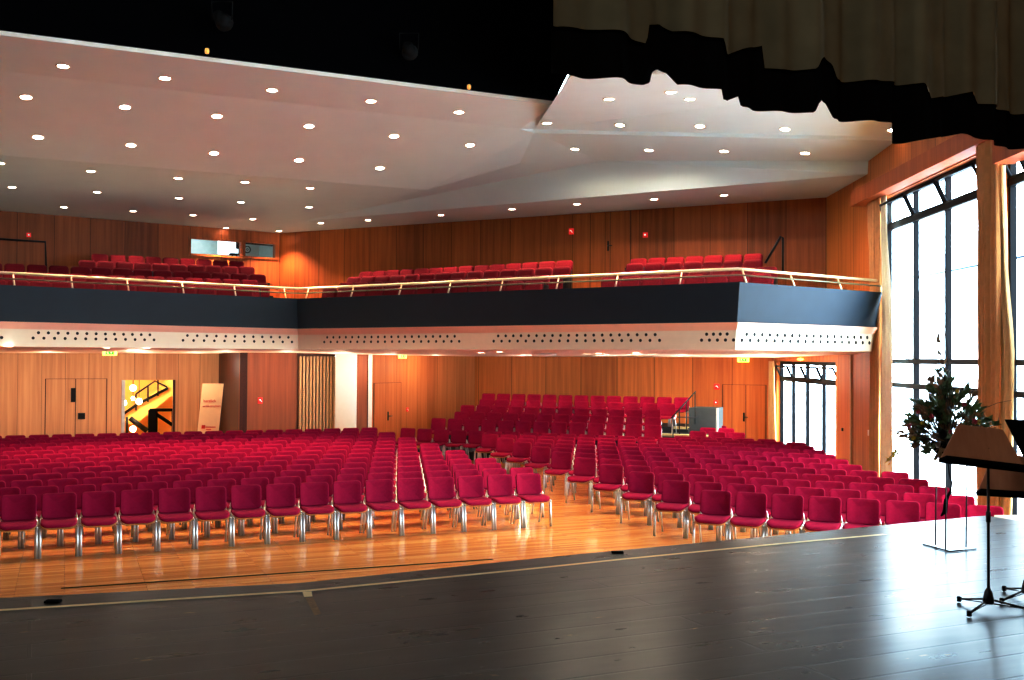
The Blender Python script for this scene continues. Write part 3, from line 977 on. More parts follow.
def window(name, w, muls, bars, ztop_bar, hw=.035):
    d0, d1, z0, z1 = w
    root = bpy.data.objects.new(name, None); COL.objects.link(root); root['kind'] = 'structure'
    mb = MB()
    bar(mb, d0, d0 + .07, z0, z1, .1); bar(mb, d1 - .07, d1, z0, z1, .1); bar(mb, d0, d1, z1 - .09, z1, .1); bar(mb, d0, d1, z0, z0 + .08, .1)
    mb.build('window_frame', FRAME, root)
    for m_ in muls:
        mb = MB(); bar(mb, m_ - hw, m_ + hw, z0 + .08, z1 - .09, .1); mb.build('mullion', FRAME, root)
    for z in bars:
        mb = MB(); bar(mb, d0, d1, z - .045, z + .045, .09); mb.build('transom', FRAME, root)
    mb = MB(); bar(mb, d0, d1, ztop_bar - .06, ztop_bar + .06, .085); mb.build('transom', FRAME, root)
    # fixed glass below, tilted hopper vents above
    eds = [d0 + .04] + sorted(muls) + [d1 - .04]
    zb = [z0 + .08] + list(bars) + [ztop_bar]
    n = Vector((dirw.y, -dirw.x, 0))
    for i in range(len(eds) - 1):
        for j in range(len(zb) - 1):
            a, b_ = RW(eds[i]) + n * .145, RW(eds[i + 1]) + n * .145
            MB().add([(a.x, a.y, zb[j]), (b_.x, b_.y, zb[j]), (b_.x, b_.y, zb[j + 1]), (a.x, a.y, zb[j + 1])], [(0, 1, 2, 3)]).build('pane', GLASS, root)
        # vent: hinged at the bottom, leaning into the room at the top
        hgt = z1 - .1 - ztop_bar - .06
        q0, q1 = RW(eds[i] + .05) + n * .10, RW(eds[i + 1] - .05) + n * .10
        tip = -n * (hgt * .42)
        zb0, zb1 = ztop_bar + .06, z1 - .14
        P = [Vector((q0.x, q0.y, zb0)), Vector((q1.x, q1.y, zb0)), Vector((q1.x, q1.y, zb1)) + tip, Vector((q0.x, q0.y, zb1)) + tip]
        mb = MB()
        for k_ in range(4): mb.tube([P[k_], P[(k_ + 1) % 4]], .026, 6)
        v = mb.build('vent', FRAME, root)
        MB().add(P, [(0, 1, 2, 3)]).build('vent_pane', GLASS, v)
    return root

window('window_1', W1, [17.82, 19.36], [2.2, 2.66], 5.3)
window('window_2', W2, [10.9, 12.2, 13.45, 14.77], [2.2, 2.66], 5.3)
window('window_3', W3, [25.75, 27.35, 28.9], [], 2.12)

# pelmets over the big windows
mb = MB()
def pelmet(name, d0, d1, z0, z1, out=.3):
    a, b_ = RW(d0), RW(d1); n = Vector((-dirw.y, dirw.x, 0))
    L_ = (b_ - a).length
    o = MB().box((L_ / 2, out / 2, (z0 + z1) / 2), (L_, out, z1 - z0)).build(name, WOOD_TRIM, None, a, math.atan2(dirw.y, dirw.x))
    return struct(o)
pelmet('trim_1', 15.03, 22.0, 5.9, 6.2)
pelmet('trim_2', 8.6, 15.0, 5.5, 6.0)
# thin pale batten on the timber wall right of the small window
x_ = mk(852, 0)
a = RW(x_)
struct(MB().box((a.x - .02, a.y, 1.42), (.04, .07, 2.84)).build('trim_3', WOOD_TAN))


# ------------------------------------------------------------------ curtains
def curtain(name, mat, label, plan, z0, z1, folds, amp=.05, widths=None, group=None):
    """plan: two points; widths: list of (z, s0, s1) narrowing of the bunch"""
    a, b_ = Vector(plan[0]), Vector(plan[1])
    t = (b_ - a); Lc = t.length; t.normalize(); n = Vector((-t.y, t.x, 0))
    nx, nz = folds * 8, 14
    vs, fs = [], []
    for j in range(nz + 1):
        z = z0 + (z1 - z0) * j / nz
        if widths:
            ws = sorted(widths)
            lo = max([w for w in ws if w[0] <= z + 1e-6] or [ws[0]], key=lambda w: w[0]); hi = min([w for w in ws if w[0] >= z - 1e-6] or [ws[-1]], key=lambda w: w[0])
            f = 0 if hi[0] == lo[0] else (z - lo[0]) / (hi[0] - lo[0])
            f = f * f * (3 - 2 * f)
            s0_, s1_ = lo[1] + (hi[1] - lo[1]) * f, lo[2] + (hi[2] - lo[2]) * f
        else: s0_, s1_ = 0, 1
        for i in range(nx + 1):
            u = i / nx
            s = s0_ + (s1_ - s0_) * u
            q = a + t * (Lc * s) + n * (amp * math.sin(u * folds * 2 * PI + .4 * math.sin(z * 1.3)) * (1 - .25 * math.sin(3 * u * PI)))
            vs.append((q.x, q.y, z))
    for j in range(nz):
        for i in range(nx):
            k_ = j * (nx + 1) + i
            fs.append((k_, k_ + 1, k_ + nx + 2, k_ + nx + 1))
    o = MB().add(vs, fs, True).build(name, mat)
    return tag(o, label, 'curtain', group)
nin = Vector((-dirw.y, dirw.x, 0))
def rw_in(d, o): return RW(d) + nin * o
curtain('curtain', CURT2, 'tan curtain gathered at the left edge of the big window', (rw_in(20.72, .07), rw_in(21.55, .07)), .1, 5.9, 5, .05, [(.1, .1, .85), (3.5, .05, .8), (5.9, 0, 1)])
curtain('curtain', SHEER, 'thin pale curtain edge against the daylight, left side of big window', (rw_in(20.0, .06), rw_in(20.72, .06)), .1, 5.9, 3, .03, [(.1, 0, 1), (3.0, .1, 1), (5.9, .55, 1)])
curtain('curtain', CURT2, 'brown curtain hanging on the pier between two tall windows', (rw_in(15.0, .2), rw_in(15.76, .2)), .1, 5.9, 5, .06)
curtain('curtain', CURT, 'pale beige curtain bulging into the rightmost window', (rw_in(14.72, .12), rw_in(15.15, .12)), .1, 5.5, 3, .05, [(.1, .2, 1), (2.6, 0, 1), (4.2, .55, 1), (5.5, .75, 1)])
curtain('curtain', CURT, 'beige curtain at the left edge of the low window', (rw_in(29.7, .15), rw_in(30.7, .15)), .05, 2.62, 4, .05, [(.05, 0, 1), (2.62, .3, 1)])

# ------------------------------------------------------------------ black stage border curtain hanging in front
Q0, Q1 = Vector((0.26, 6.0, 0)), Vector((3.77, 8.1, 0))
tq = (Q1 - Q0).normalized(); nq = Vector((-tq.y, tq.x, 0))
c_low = [(553, 73), (560, 71), (588, 76), (646, 84), (655, 81), (659, 70), (666, 66), (673, 71), (679, 84), (717, 91), (718.5, 101), (727, 101), (743, 95), (744.5, 105.5),
         (809, 114), (813, 105), (821, 100), (828, 103), (835, 118), (892, 123), (897, 141), (910, 142), (964, 133), (981, 140), (1012, 147), (1060, 150), (1200, 165)]
c_mid = [(553, 26), (565, 25), (595, 28), (648, 43), (651, 24), (666, 21), (675, 30), (717, 41), (721, 57), (745, 48), (770, 43), (771, 66), (781, 69), (809, 71), (814, 61), (823, 57),
         (832, 64), (837, 79), (920, 84), (928, 99), (971, 92), (976, 104), (1024, 113), (1060, 116), (1200, 130)]
def to_sz(pts):
    out = []
    for x, y in pts:
        p = onplane(x, y, Q0, nq); out.append(((p - Q0).dot(tq), p.z))
    return out
lo_, mi_ = to_sz(c_low), to_sz(c_mid)
def interp(tab, s):
    if s <= tab[0][0]: return tab[0][1]
    for (a, za), (b__, zb_) in zip(tab, tab[1:]):
        if s <= b__: return za + (zb_ - za) * (s - a) / max(1e-6, b__ - a)
    return tab[-1][1]
s_min, s_max = lo_[0][0], lo_[-1][0]
NSX = 420
def pleat(s, z, k): return .05 * math.sin(s * 9.0 + 1.3 * math.sin(s * 2.1)) + .025 * math.sin(s * 23 + 2)
t = thing('stage_border_curtain', 'dark olive stage border curtain with ragged black hem above the stage', 'stage curtain', (Q0.x, Q0.y, 4.5))
def drape(zlo, zhi, nz, off):
    vs, fs = [], []
    for j in range(nz + 1):
        for i in range(NSX + 1):
            s = s_min + (s_max - s_min) * i / NSX
            z0_, z1_ = zlo(s), zhi(s)
            z = z0_ + (z1_ - z0_) * j / nz
            q = Q0 + tq * s + nq * (pleat(s, z, 0) + off)
            q.z = z; vs.append(rel(q, t))
    for j in range(nz):
        for i in range(NSX):
            k_ = j * (NSX + 1) + i; fs.append((k_, k_ + 1, k_ + NSX + 2, k_ + NSX + 1))
    return MB().add(vs, fs, True)
drape(lambda s: interp(mi_, s), lambda s: 6.2, 6, 0).build('drape', OLIVE, t)
drape(lambda s: interp(lo_, s), lambda s: max(interp(mi_, s), interp(lo_, s)) + .05, 4, .02).build('hem', BLACK, t)

# spotlights and netting posts in the dark slot above the hall
def slot_pt(px, py, off=.25):
    n = (lpb - lpa); n.z = 0; n.normalize(); nn = Vector((n.y, -n.x, 0))
    return onplane(px, py, lpa + nn * off, nn), nn
SPOTBODY = plain('spot_body', (0.004, 0.004, 0.004, 1), .8, Specular_IOR_Level=0.1)
for px, py, word in ((222, 20, 'leftmost'), (409, 50, 'right-hand')):
    p, nn = slot_pt(px, py)
    t = thing('stage_spotlight', f'black stage spotlight hidden in the dark slot, {word} of the pair', 'spotlight', p)
    rt_ = Matrix.Rotation(math.radians(90), 3, 'X')
    mb = MB(); mb.lathe((0, 0, 0), [(.001, .2), (.1, .2), (.12, .0), (.15, -.15), (.13, -.15), (.1, -.05), (.001, -.04)], 16, rot=rt_); mb.build('housing', SPOTBODY, t)
    mb = MB(); mb.tube([(-.16, 0, 0), (-.17, 0, .3), (.17, 0, .3), (.16, 0, 0)], .012, 6); mb.build('yoke', SPOTBODY, t)
AMB = emit('amber_glow', (1, .55, .15, 1), .35)
for px, py, word in ((207, 51, 'left'), (469, 87, 'right')):
    p, nn = slot_pt(px, py)
    o = MB(); o.lathe((0, 0, 0), [(.001, .05), (.03, .04), (.04, 0), (.03, -.04), (.001, -.05)], 10)
    tag(o.build('slot_lamp', AMB, None, p), f'tiny amber lamp at the edge of the dark ceiling slot, {word} one', 'lamp')

# ------------------------------------------------------------------ doors, signs and fittings
def on_wall_frame(o, px, py, off=0.0):
    u, z = wall_u(o, px, py)
    return u, z
def wbox(o, px0, py0, px1, py1, th, mat, name, parent=None, kind=None, off=0.0):
    """shallow box on wall o covering a pixel rectangle"""
    ua_, za_ = wall_u(o, px0, py0); ub_, zb_ = wall_u(o, px1, py1)
    u0_, u1_ = sorted((ua_, ub_)); z0_, z1_ = sorted((za_, zb_))
    mb = MB(); mb.box(((u0_ + u1_) / 2, off + th / 2, (z0_ + z1_) / 2), (u1_ - u0_, th, z1_ - z0_))
    q = mb.build(name, mat, parent, None if parent else o.location, 0 if parent else o.rotation_euler.z)
    if kind: q['kind'] = kind
    return q
def door(name, o, pxs, ytop, mat, gap=.008, zbot=0.01, handle=None, gapmat=None):
    """flush door leaves outlined by thin dark gaps; pxs = leaf edges"""
    root = bpy.data.objects.new(name, None); COL.objects.link(root); root['kind'] = 'structure'
    root.location = o.location; root.rotation_euler = o.rotation_euler
    zt = wall_u(o, (pxs[0] + pxs[-1]) / 2, ytop)[1]
    us_ = sorted(wall_u(o, x)[0] for x in pxs)
    mb = MB(); mb.box(((us_[0] + us_[-1]) / 2, .004, (zt + zbot) / 2), (us_[-1] - us_[0] + .03, .008, zt - zbot + .02)); mb.build('gap', gapmat or WOOD_DK, root)
    for a_, b__ in zip(us_, us_[1:]):
        mb = MB(); mb.box(((a_ + b__) / 2, .009, (zt + zbot) / 2), (b__ - a_ - .02, .018, zt - zbot)); mb.build('leaf', mat, root)
    if handle:
        px, py = handle; u, z = wall_u(o, px, py)
        mb = MB(); mb.rbox((u, .026, z), (.05, .014, .26), .005); mb.tube([(u, .03, z), (u, .075, z), (u - .13, .075, z)], .011, 8)
        mb.build('handle', DARKM, root)
    return root
door('door_1', wl, (46, 76, 107), 379, WOOD_TAN)
for (x0, y0, x1, y1) in ((71, 388, 75.5, 402), (78, 413, 85, 419)): wbox(wl, x0, y0, x1, y1, .03, DARKM, 'handle', bpy.data.objects['door_1'], None, .018)
door('door_3', wm, (374, 401), 383, bpy.data.materials['wood_mid'], handle=(387.5, 416))
door('door_4', wb, (723, 746, 766), 385, WOOD_OR, handle=(744, 417))
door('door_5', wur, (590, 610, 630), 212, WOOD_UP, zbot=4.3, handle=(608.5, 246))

# open doorway of the foyer: pale frame edge
dr = bpy.data.objects.new('door_2', None); COL.objects.link(dr); dr['kind'] = 'structure'
dr.location = wl.location; dr.rotation_euler = wl.rotation_euler
mb = MB(); mb.box((ub - .05, -.05, zdoor / 2), (.09, .16, zdoor)); mb.build('frame_post', plain('frame_pale', srgb(190, 204, 214), .4), dr)
mb = MB(); mb.box((ua + .03, -.05, zdoor / 2), (.06, .16, zdoor)); mb.build('frame_post', WOOD_DK, dr)

# red notices and call points
def sign(o, px, py, w, h, label, cat, shape='square'):
    u, z = wall_u(o, px, py)
    t = thing('wall_sign' if shape != 'round' else 'alarm_button', label, cat)
    t.location = o.location; t.rotation_euler = o.rotation_euler
    mb = MB(); mb.rbox((u, .015, z), (w, .03, h), .008); mb.build('plate', REDSIGN, t)
    mb = MB()
    if shape == 'round':
        mb.lathe((u, .031, z), [(.001, 0), (w * .2, 0), (w * .2, .006), (.001, .006)], 12, rot=None)
        mb.v = [(v[0], .034 + (v[2] - z), z + (v[1] - .031)) for v in mb.v]
    else:
        mb.box((u - w * .1, .032, z), (w * .12, .004, h * .5), Matrix.Rotation(.6, 3, 'Y')); mb.box((u + w * .12, .032, z + h * .1), (w * .3, .004, h * .1))
    mb.build('symbol', WHITEMARK, t)
sign(b_ and bpy.data.objects['wall_bay'], 260, 400.5, .13, .17, 'small red notice on the red-brown wooden bay', 'sign')
sign(wb, 717, 386.7, .17, .17, 'square red safety notice on wall left of the right door', 'sign')
sign(wb, 716, 402.4, .12, .12, 'red alarm button below the square red notice', 'alarm button', 'round')
sign(wm, 407, 409.5, .08, .12, 'tiny red notice right of the door by the tiers', 'sign')
sign(wur, 571.5, 231.5, .15, .17, 'red notice on the upstairs wall left of the upper door', 'sign')
sign(wur, 645.5, 235, .14, .14, 'red alarm button on the upstairs wall right of the door', 'alarm button', 'round')
sign(wul, 28.5, 235, .12, .12, 'red alarm button high on the far left upstairs wall', 'alarm button', 'round')


def exit_sign(p, rz, label, glow, s=1.0):
    t = thing('exit_sign', label, 'exit sign', p, rz)
    mb = MB(); mb.rbox((0, 0, 0), (.34 * s, .05, .14 * s), .01); mb.build('housing', SIGNGLOW, t)
    mb = MB(); mb.box((0, -.028, 0), (.2 * s, .006, .09 * s)); mb.build('pictogram', GREENSIGN, t)
    # running figure, arrow and doorway in white
    mb = MB(); y = -.033
    def q(x0, z0, x1, z1, w):
        a_ = Vector((x0, y, z0)) * 1; b__ = Vector((x1, y, z1)); dd = (b__ - a_); nn = Vector((-dd.z, 0, dd.x)).normalized() * w / 2
        mb.add([(a_ + nn), (b__ + nn), (b__ - nn), (a_ - nn)], [(0, 1, 2, 3)])
    q(-.055, .025, -.04, .0, .014); q(-.04, 0, -.02, -.03, .01); q(-.04, 0, -.07, -.025, .01); q(-.055, .022, -.03, .012, .008); q(-.055, .022, -.078, .008, .008)
    q(-.052, .038, -.042, .038, .011); q(.0, -.0, .05, 0, .012); q(.05, 0, .035, .015, .01); q(.05, 0, .035, -.015, .01)
    mb.v = [(v[0] * s, v[1], v[2] * s) for v in mb.v]
    mb.build('running_figure', WHITEMARK, t)
    return t
p = wall_pt(wur, 604, 208.5, .5); exit_sign(p, wur.rotation_euler.z + PI, 'lit green exit sign at the ceiling above the upstairs door', 1, 1.15)
p = wall_pt(wl, 104, 353, 4.5); exit_sign(p, wl.rotation_euler.z + PI, 'lit green exit sign under the balcony above the left doors', 1)
p = wall_pt(wm, 389.5, 356, .5); exit_sign(p, wm.rotation_euler.z + PI, 'lit green exit sign above the door by the tiers', 1)
p = wall_pt(wb, 745, 359.8, .25); exit_sign(p, wb.rotation_euler.z + PI, 'lit green exit sign above the right rear door', 1)
# amber wall lamp over the low window
p = RW(27.2) + nin * .08; p.z = 2.69
mb = MB(); mb.lathe((0, 0, 0), [(.001, .03), (.07, .02), (.09, -.02), (.001, -.05)], 12)
tag(mb.build('wall_lamp', SIGNGLOW, None, p), 'small amber lamp on wall above the low window', 'lamp')
# white box under the soffit
p = soffit_hit(544.5, 353.5)
if p is not None:
    mb = MB(); mb.rbox((p.x, p.y, p.z - .03), (.55, .3, .06), .01)
    tag(mb.build('ceiling_box', WHITE), 'flat white box fixed under the balcony soffit', 'ceiling box')
# switch plates on the timber wall
for px, py, w, h, mat, lab in ((870, 433, .12, .12, WHITE, 'pale socket plate on the timber beside the tall curtain'), (843, 429.5, .07, .07, DARKM, 'small dark wall knob right of the low window')):
    d__ = mk(px, 0); q = RW(d__) + nin * .015; q.z = onplane(px, py, RW(d__), nin).z
    mb = MB(); mb.rbox(q, (.03, w, h), .006)
    tag(mb.build('wall_plate', mat), lab, 'wall plate')

# upstairs grab rails
def pipe_rail(name, pts, label, mat=DARKM, r=.03):
    mb = MB(); mb.tube(pts, r, 8); tag(mb.build(name, mat), label, 'railing')
pipe_rail('stair_rail', [wall_pt(wul, -12, 242, 1.0), wall_pt(wul, 36.5, 245, 1.0), wall_pt(wul, 37.5, 275, 1.0)], 'dark pipe handrail by the far left balcony stairs')
pipe_rail('stair_rail', [wall_pt(wur, 778, 267, 1.2), wall_pt(wur, 793, 241.5, 1.2), wall_pt(wur, 795, 243, 1.2), wall_pt(wur, 795, 275, 1.2)], 'dark slanted handrail at the right end of the balcony')

# projection booth
br0 = bpy.data.objects.new('window_4', None); COL.objects.link(br0); br0['kind'] = 'structure'
br0.location = wul.location; br0.rotation_euler = wul.rotation_euler
for h in (h1, h2):
    mb = MB(); (u0_, u1_, z0_, z1_) = h
    for c, s_ in ((((u0_ + u1_) / 2, 0, z0_), (u1_ - u0_ + .1, .1, .06)), (((u0_ + u1_) / 2, 0, z1_), (u1_ - u0_ + .1, .1, .06)), ((u0_, 0, (z0_ + z1_) / 2), (.06, .1, z1_ - z0_)), ((u1_, 0, (z0_ + z1_) / 2), (.06, .1, z1_ - z0_))): mb.box(c, s_)
    mb.build('window_frame', WOOD_UP, br0)
    MB().add([(u0_, -.06, z0_), (u1_, -.06, z0_), (u1_, -.06, z1_), (u0_, -.06, z1_)], [(0, 1, 2, 3)]).build('pane', GLASS, br0)
mb = MB(); ulo, uhi = h2[0] - .3, h1[1] + .4; zc0, zc1 = h2[2] - .8, h1[3] + .5
mb.add([(ulo, -2, zc0), (uhi, -2, zc0), (uhi, -2, zc1), (ulo, -2, zc1), (ulo, -.21, zc0), (uhi, -.21, zc0), (uhi, -.21, zc1), (ulo, -.21, zc1)],
       [(0, 1, 2, 3), (0, 4, 7, 3), (1, 5, 6, 2), (3, 2, 6, 7), (0, 1, 5, 4)])
struct(mb.build('wall_booth', plain('booth_wall', srgb(176, 190, 188), .7), None, wul.location, wul.rotation_euler.z))
bl = bpy.data.lights.new('booth_lamp', 'AREA'); bl.energy = 30; bl.size = 1.2; bl.color = (.85, .97, 1)
blo = bpy.data.objects.new('booth_lamp', bl); COL.objects.link(blo)
cz = Matrix.Rotation(wul.rotation_euler.z, 4, 'Z'); blo.location = wul.location + (cz @ Vector(((h1[0] + h1[1]) / 2, -1.0, zc1 - .1)))
def booth_pt(u, y, z): return wul.location + (cz @ Vector((u, y, z)))
nwu = Vector((-math.sin(wul.rotation_euler.z), math.cos(wul.rotation_euler.z), 0))
def bpx(px, py, depth): return onplane(px, py, wul.location - nwu * depth, nwu)
RZU = wul.rotation_euler.z
a_, b__ = bpx(218, 248, 1.3), bpx(238, 248, 1.3)
z0_, z1_ = bpx(228, 255, 1.3).z, bpx(228, 240.5, 1.3).z
mb = MB(); mb.box((0, 0, 0), ((a_ - b__).length, .05, z1_ - z0_))
c = (a_ + b__) / 2; c.z = (z0_ + z1_) / 2
tag(mb.build('bright_screen', SCREEN, None, c, RZU), 'bright white screen seen through the projection booth window', 'screen')
mb = MB(); mb.rbox((0, 0, 0), (.13, .2, .26), .02); tag(mb.build('loudspeaker', BLACK, None, bpx(239, 244.5, .4), RZU), 'black box hanging at the right edge of the booth window', 'loudspeaker')
mb = MB(); mb.box((0, 0, 0), (.26, .2, .05)); mb.box((.07, 0, -.06), (.03, .04, .1)); mb.box((-.07, 0, -.06), (.03, .04, .1)); tag(mb.build('projector', BLACK, None, bpx(234.5, 254.4, .4), RZU), 'small dark device on the booth window sill', 'projector')
t = thing('film_reel', 'dark round ring in the right booth window', 'reel'); t.location = bpx(247.3, 249.5, .3); t.rotation_euler = (0, 0, RZU)
mb = MB(); mb.tube([(.10 * math.cos(q * PI / 12), 0, .10 * math.sin(q * PI / 12)) for q in range(25)], .02, 6); mb.build('rim', DARKM, t)
mb = MB(); mb.tube([(.03 * math.cos(q * PI / 6), 0, .03 * math.sin(q * PI / 6)) for q in range(13)], .012, 6); mb.build('hub', DARKM, t)
mb = MB(); mb.tube([bpx(245, 243.2, .35), bpx(274.5, 245.8, .35)], .025, 8); tag(mb.build('ceiling_pipe', DARKM), 'dark pipe across the top of the right booth window', 'pipe')

# ------------------------------------------------------------------ foyer behind the open doorway
wm_ = Matrix.Translation(wl.location) @ Matrix.Rotation(wl.rotation_euler.z, 4, 'Z')
def fo(u, y, z): return wm_ @ Vector((u, y, z))      # y negative = beyond the wall
def foyer(mb, name, mat, parent=None):
    mb.v = [tuple(wm_ @ Vector(v)) for v in mb.v]
    if parent is not None: mb.v = [tuple(Vector(v) - parent.location) for v in mb.v]
    return mb.build(name, mat, parent)
mb = MB(); a_, b__ = ua - 3.5, ub + 3.5
mb.add([(a_, -5, -.05), (b__, -5, -.05), (b__, -5, 4.5), (a_, -5, 4.5), (a_, -.22, -.05), (b__, -.22, -.05), (b__, -.22, 4.5), (a_, -.22, 4.5)], [(0, 1, 2, 3), (0, 4, 7, 3), (1, 5, 6, 2), (3, 2, 6, 7)])
struct(foyer(mb, 'wall_foyer', YELLOWW))
def fpx(px, py, depth):
    n = Vector((-math.sin(wl.rotation_euler.z), math.cos(wl.rotation_euler.z), 0))
    p = onplane(px, py, wl.location - n * depth, n)
    return p
nwl = Vector((-math.sin(wl.rotation_euler.z), math.cos(wl.rotation_euler.z), 0))
# upper stair flight: slab with rails rising to the right
st = thing('foyer_staircase', 'yellow lit staircase with dark rails seen through the open doorway', 'staircase', fpx(150, 425, 3.2))
mb = MB(); q = [fpx(123, 416, 3.2), fpx(178, 374, 3.2), fpx(178, 391, 3.2), fpx(137, 423, 3.2), fpx(127, 424, 3.2)]
qq = [rel(v, st) for v in q]; q2 = [v - nwl * 1.4 for v in qq]; n_ = len(qq)
mb.add(qq + q2, [tuple(range(n_)), tuple(range(2 * n_ - 1, n_ - 1, -1))] + [(i, (i + 1) % n_, (i + 1) % n_ + n_, i + n_) for i in range(n_)])
mb.build('flight', plain('stair_plaster', srgb(250, 214, 130), .6), st)
mb = MB()
mb.tube([rel(fpx(122, 415, 3.1), st), rel(fpx(136, 405, 3.1), st), rel(fpx(168, 388, 3.1), st)], .045, 6)
mb.tube([rel(fpx(136, 394, 3.1), st), rel(fpx(155, 381, 3.1), st), rel(fpx(167, 387, 3.1), st)], .03, 6)
for x, y0, y1 in ((136, 394, 410), (148, 386, 402), (158, 380, 396)): mb.tube([rel(fpx(x, y0, 3.1), st), rel(fpx(x, y1, 3.1), st)], .025, 6)
mb.build('upper_rail', DARKM, st)
mb = MB(); mb.tube([rel(fpx(130, 418, 2.6), st), rel(fpx(147, 431, 2.6), st)], .09, 6); mb.tube([rel(fpx(127, 417, 2.6), st), rel(fpx(127, 436, 2.6), st)], .04, 6); mb.build('lower_rail', DARKM, st)
# dark counter with a slanted top in front
t = thing('foyer_balustrade', 'black balustrade with thick post inside the open doorway', 'balustrade', fpx(155, 440, 1.6))
mb = MB(); mb.tube([rel(fpx(149.5, 410, 1.6), t), rel(fpx(175, 410, 1.6), t)], .05, 6); mb.build('top_rail', BLACK, t)
mb = MB(); c = rel(fpx(153, 410, 1.6), t); mb.box((c.x, c.y, c.z - .65), (.24, .16, 1.3)); mb.build('post', BLACK, t)
mb = MB(); mb.tube([rel(fpx(156, 414, 1.6), t), rel(fpx(174, 426, 1.6), t)], .06, 6); mb.tube([rel(fpx(172.5, 410, 1.6), t), rel(fpx(172.5, 436, 1.6), t)], .03, 6); mb.build('brace', BLACK, t)
# globe lamps
for i, (px, py, w) in enumerate(((133, 388, 'topmost'), (123.5, 403, 'leftmost'), (139, 401.5, 'right-hand'), (133, 398.5, 'smallest middle'), (133, 429, 'lowest'))):
    p = fpx(px, py, 1.9)
    t = thing('globe_lamp', f'glowing globe lamp in the foyer doorway, {w} of the cluster', 'lamp', p, 0, 'foyer globe lamps')
    mb = MB(); r = .1 if i != 3 else .06
    mb.lathe((0, 0, 0), [(.001, r), (r * .7, r * .7), (r, 0), (r * .7, -r * .7), (.001, -r)], 12); mb.build('globe', GLOBE, t)
    mb = MB(); mb.tube([(0, 0, r), (0, 0, max(r + .3, 3.6 - p.z) if i != 4 else r + .05)], .008, 5); mb.build('cord', DARKM, t)
fl_ = bpy.data.lights.new('foyer_lamp', 'POINT'); fl_.energy = 420; fl_.color = (1, .86, .62); fl_.shadow_soft_size = .3
o = bpy.data.objects.new('foyer_lamp', fl_); COL.objects.link(o); o.location = fo((ua + ub) / 2 + .6, -1.5, 2.6)

# ------------------------------------------------------------------ welcome banner
bn = thing('roll_up_banner', 'pale leaning banner with red lettering beside the foyer doorway', 'banner')
n_ = nwl
P = [onplane(202.5, 383.5, wl.location + n_ * 1.0, n_), onplane(223.8, 383.5, wl.location + n_ * 1.0, n_), onplane(218.5, 433, wl.location + n_ * 1.2, n_), onplane(197.5, 431, wl.location + n_ * 1.2, n_)]
bx = (P[1] - P[0]); wB = bx.length; bx.normalize(); by = (P[0] - P[3]); hB = by.length; by.normalize()
ext_ = .25
Pl = [P[0], P[1], P[2] - by * 1.05, P[3] - by * 1.05]
bn.location = (Pl[3].x, Pl[3].y, 0)
mb = MB(); qq = [rel(v, bn) for v in Pl]; th_ = -n_ * .02
mb.add(qq + [v + th_ for v in qq], [(3, 2, 1, 0), (4, 5, 6, 7)] + [(i, (i + 1) % 4, (i + 1) % 4 + 4, i + 4) for i in range(4)])
mb.build('sheet', BANNER, bn)
bzn = bx.cross(by).normalized()
if bzn.dot(n_) < 0: bzn = -bzn
def text(body, size, anchor, mat, name, parent):
    cu = bpy.data.curves.new(name, 'FONT'); cu.body = body; cu.size = size; cu.extrude = .002; cu.resolution_u = 3
    tmpo = bpy.data.objects.new(name, cu); COL.objects.link(tmpo)
    dg = bpy.context.evaluated_depsgraph_get()
    me = bpy.data.meshes.new_from_object(tmpo.evaluated_get(dg))
    bpy.data.objects.remove(tmpo)
    o = bpy.data.objects.new(name, me); COL.objects.link(o); me.materials.clear(); me.materials.append(mat)
    byo = bzn.cross(bx)
    Mx = Matrix((bx, byo, bzn)).transposed().to_4x4(); Mx.translation = anchor
    o.parent = parent; o.matrix_local = Matrix.Translation(-Vector(parent.location)) @ Mx
    return o
def bpt(px, py): return onplane(px, py, P[0], bzn) + bzn * .03
text('herzlich', .112, bpt(203.2, 402.3), REDTXT, 'lettering', bn)
text('willkommen', .104, bpt(202.6, 407.3), REDTXT, 'lettering', bn)
mb = MB(); c = rel(bpt(203.2, 427), bn)
mb.add([c + bx * -.05 + by * -.05, c + bx * .05 + by * -.05, c + bx * .05 + by * .05, c + bx * -.05 + by * .05], [(0, 1, 2, 3)]); mb.build('emblem', REDTXT, bn)
mb = MB()
for yy, x0, x1 in ((427.2, 205.3, 215.5), (429.5, 206, 211)):
    a_, b__ = rel(bpt(x0, yy), bn), rel(bpt(x1, yy), bn); mb.add([a_ - by * .012, b__ - by * .012, b__ + by * .012, a_ + by * .012], [(0, 1, 2, 3)])
mb.build('fine_print', REDTXT, bn)

# ------------------------------------------------------------------ stage floor markings
off = [(610.5, 0), (591.2, 305), (570.2, 520), (559.5, 622), (544, 780), (534.5, 885)]
pts = [onz(x, y, ZS) for y, x in off]
pts = [pts[0] + (pts[0] - pts[1]).normalized() * 6] + pts
mb = MB(); vs, fs = [], []
for i, p in enumerate(pts):
    t = (pts[min(i + 1, len(pts) - 1)] - pts[max(i - 1, 0)]).normalized(); n = Vector((-t.y, t.x, 0)) * .027
    vs += [(p.x + n.x, p.y + n.y, ZS + .003), (p.x - n.x, p.y - n.y, ZS + .003)]
for i in range(len(pts) - 1): fs.append((2 * i, 2 * i + 1, 2 * i + 3, 2 * i + 2))
tag(mb.add(vs, fs).build('tape_line', TAPE), 'long pale tape line along the front of the dark stage', 'floor marking')
mb = MB(); q = [onz(302.5, 592.5, ZS), onz(311.5, 592, ZS), onz(312.5, 597, ZS), onz(304, 597.5, ZS)]
tag(mb.add([(v.x, v.y, ZS + .004) for v in q], [(3, 2, 1, 0)]).build('tape_mark', TAPE), 'short pale centre mark touching the tape line on stage', 'floor marking')
mb = MB(); q = [onz(305, 598, ZS), onz(313, 597.5, ZS), onz(321, 614, ZS), onz(314.5, 616, ZS)]
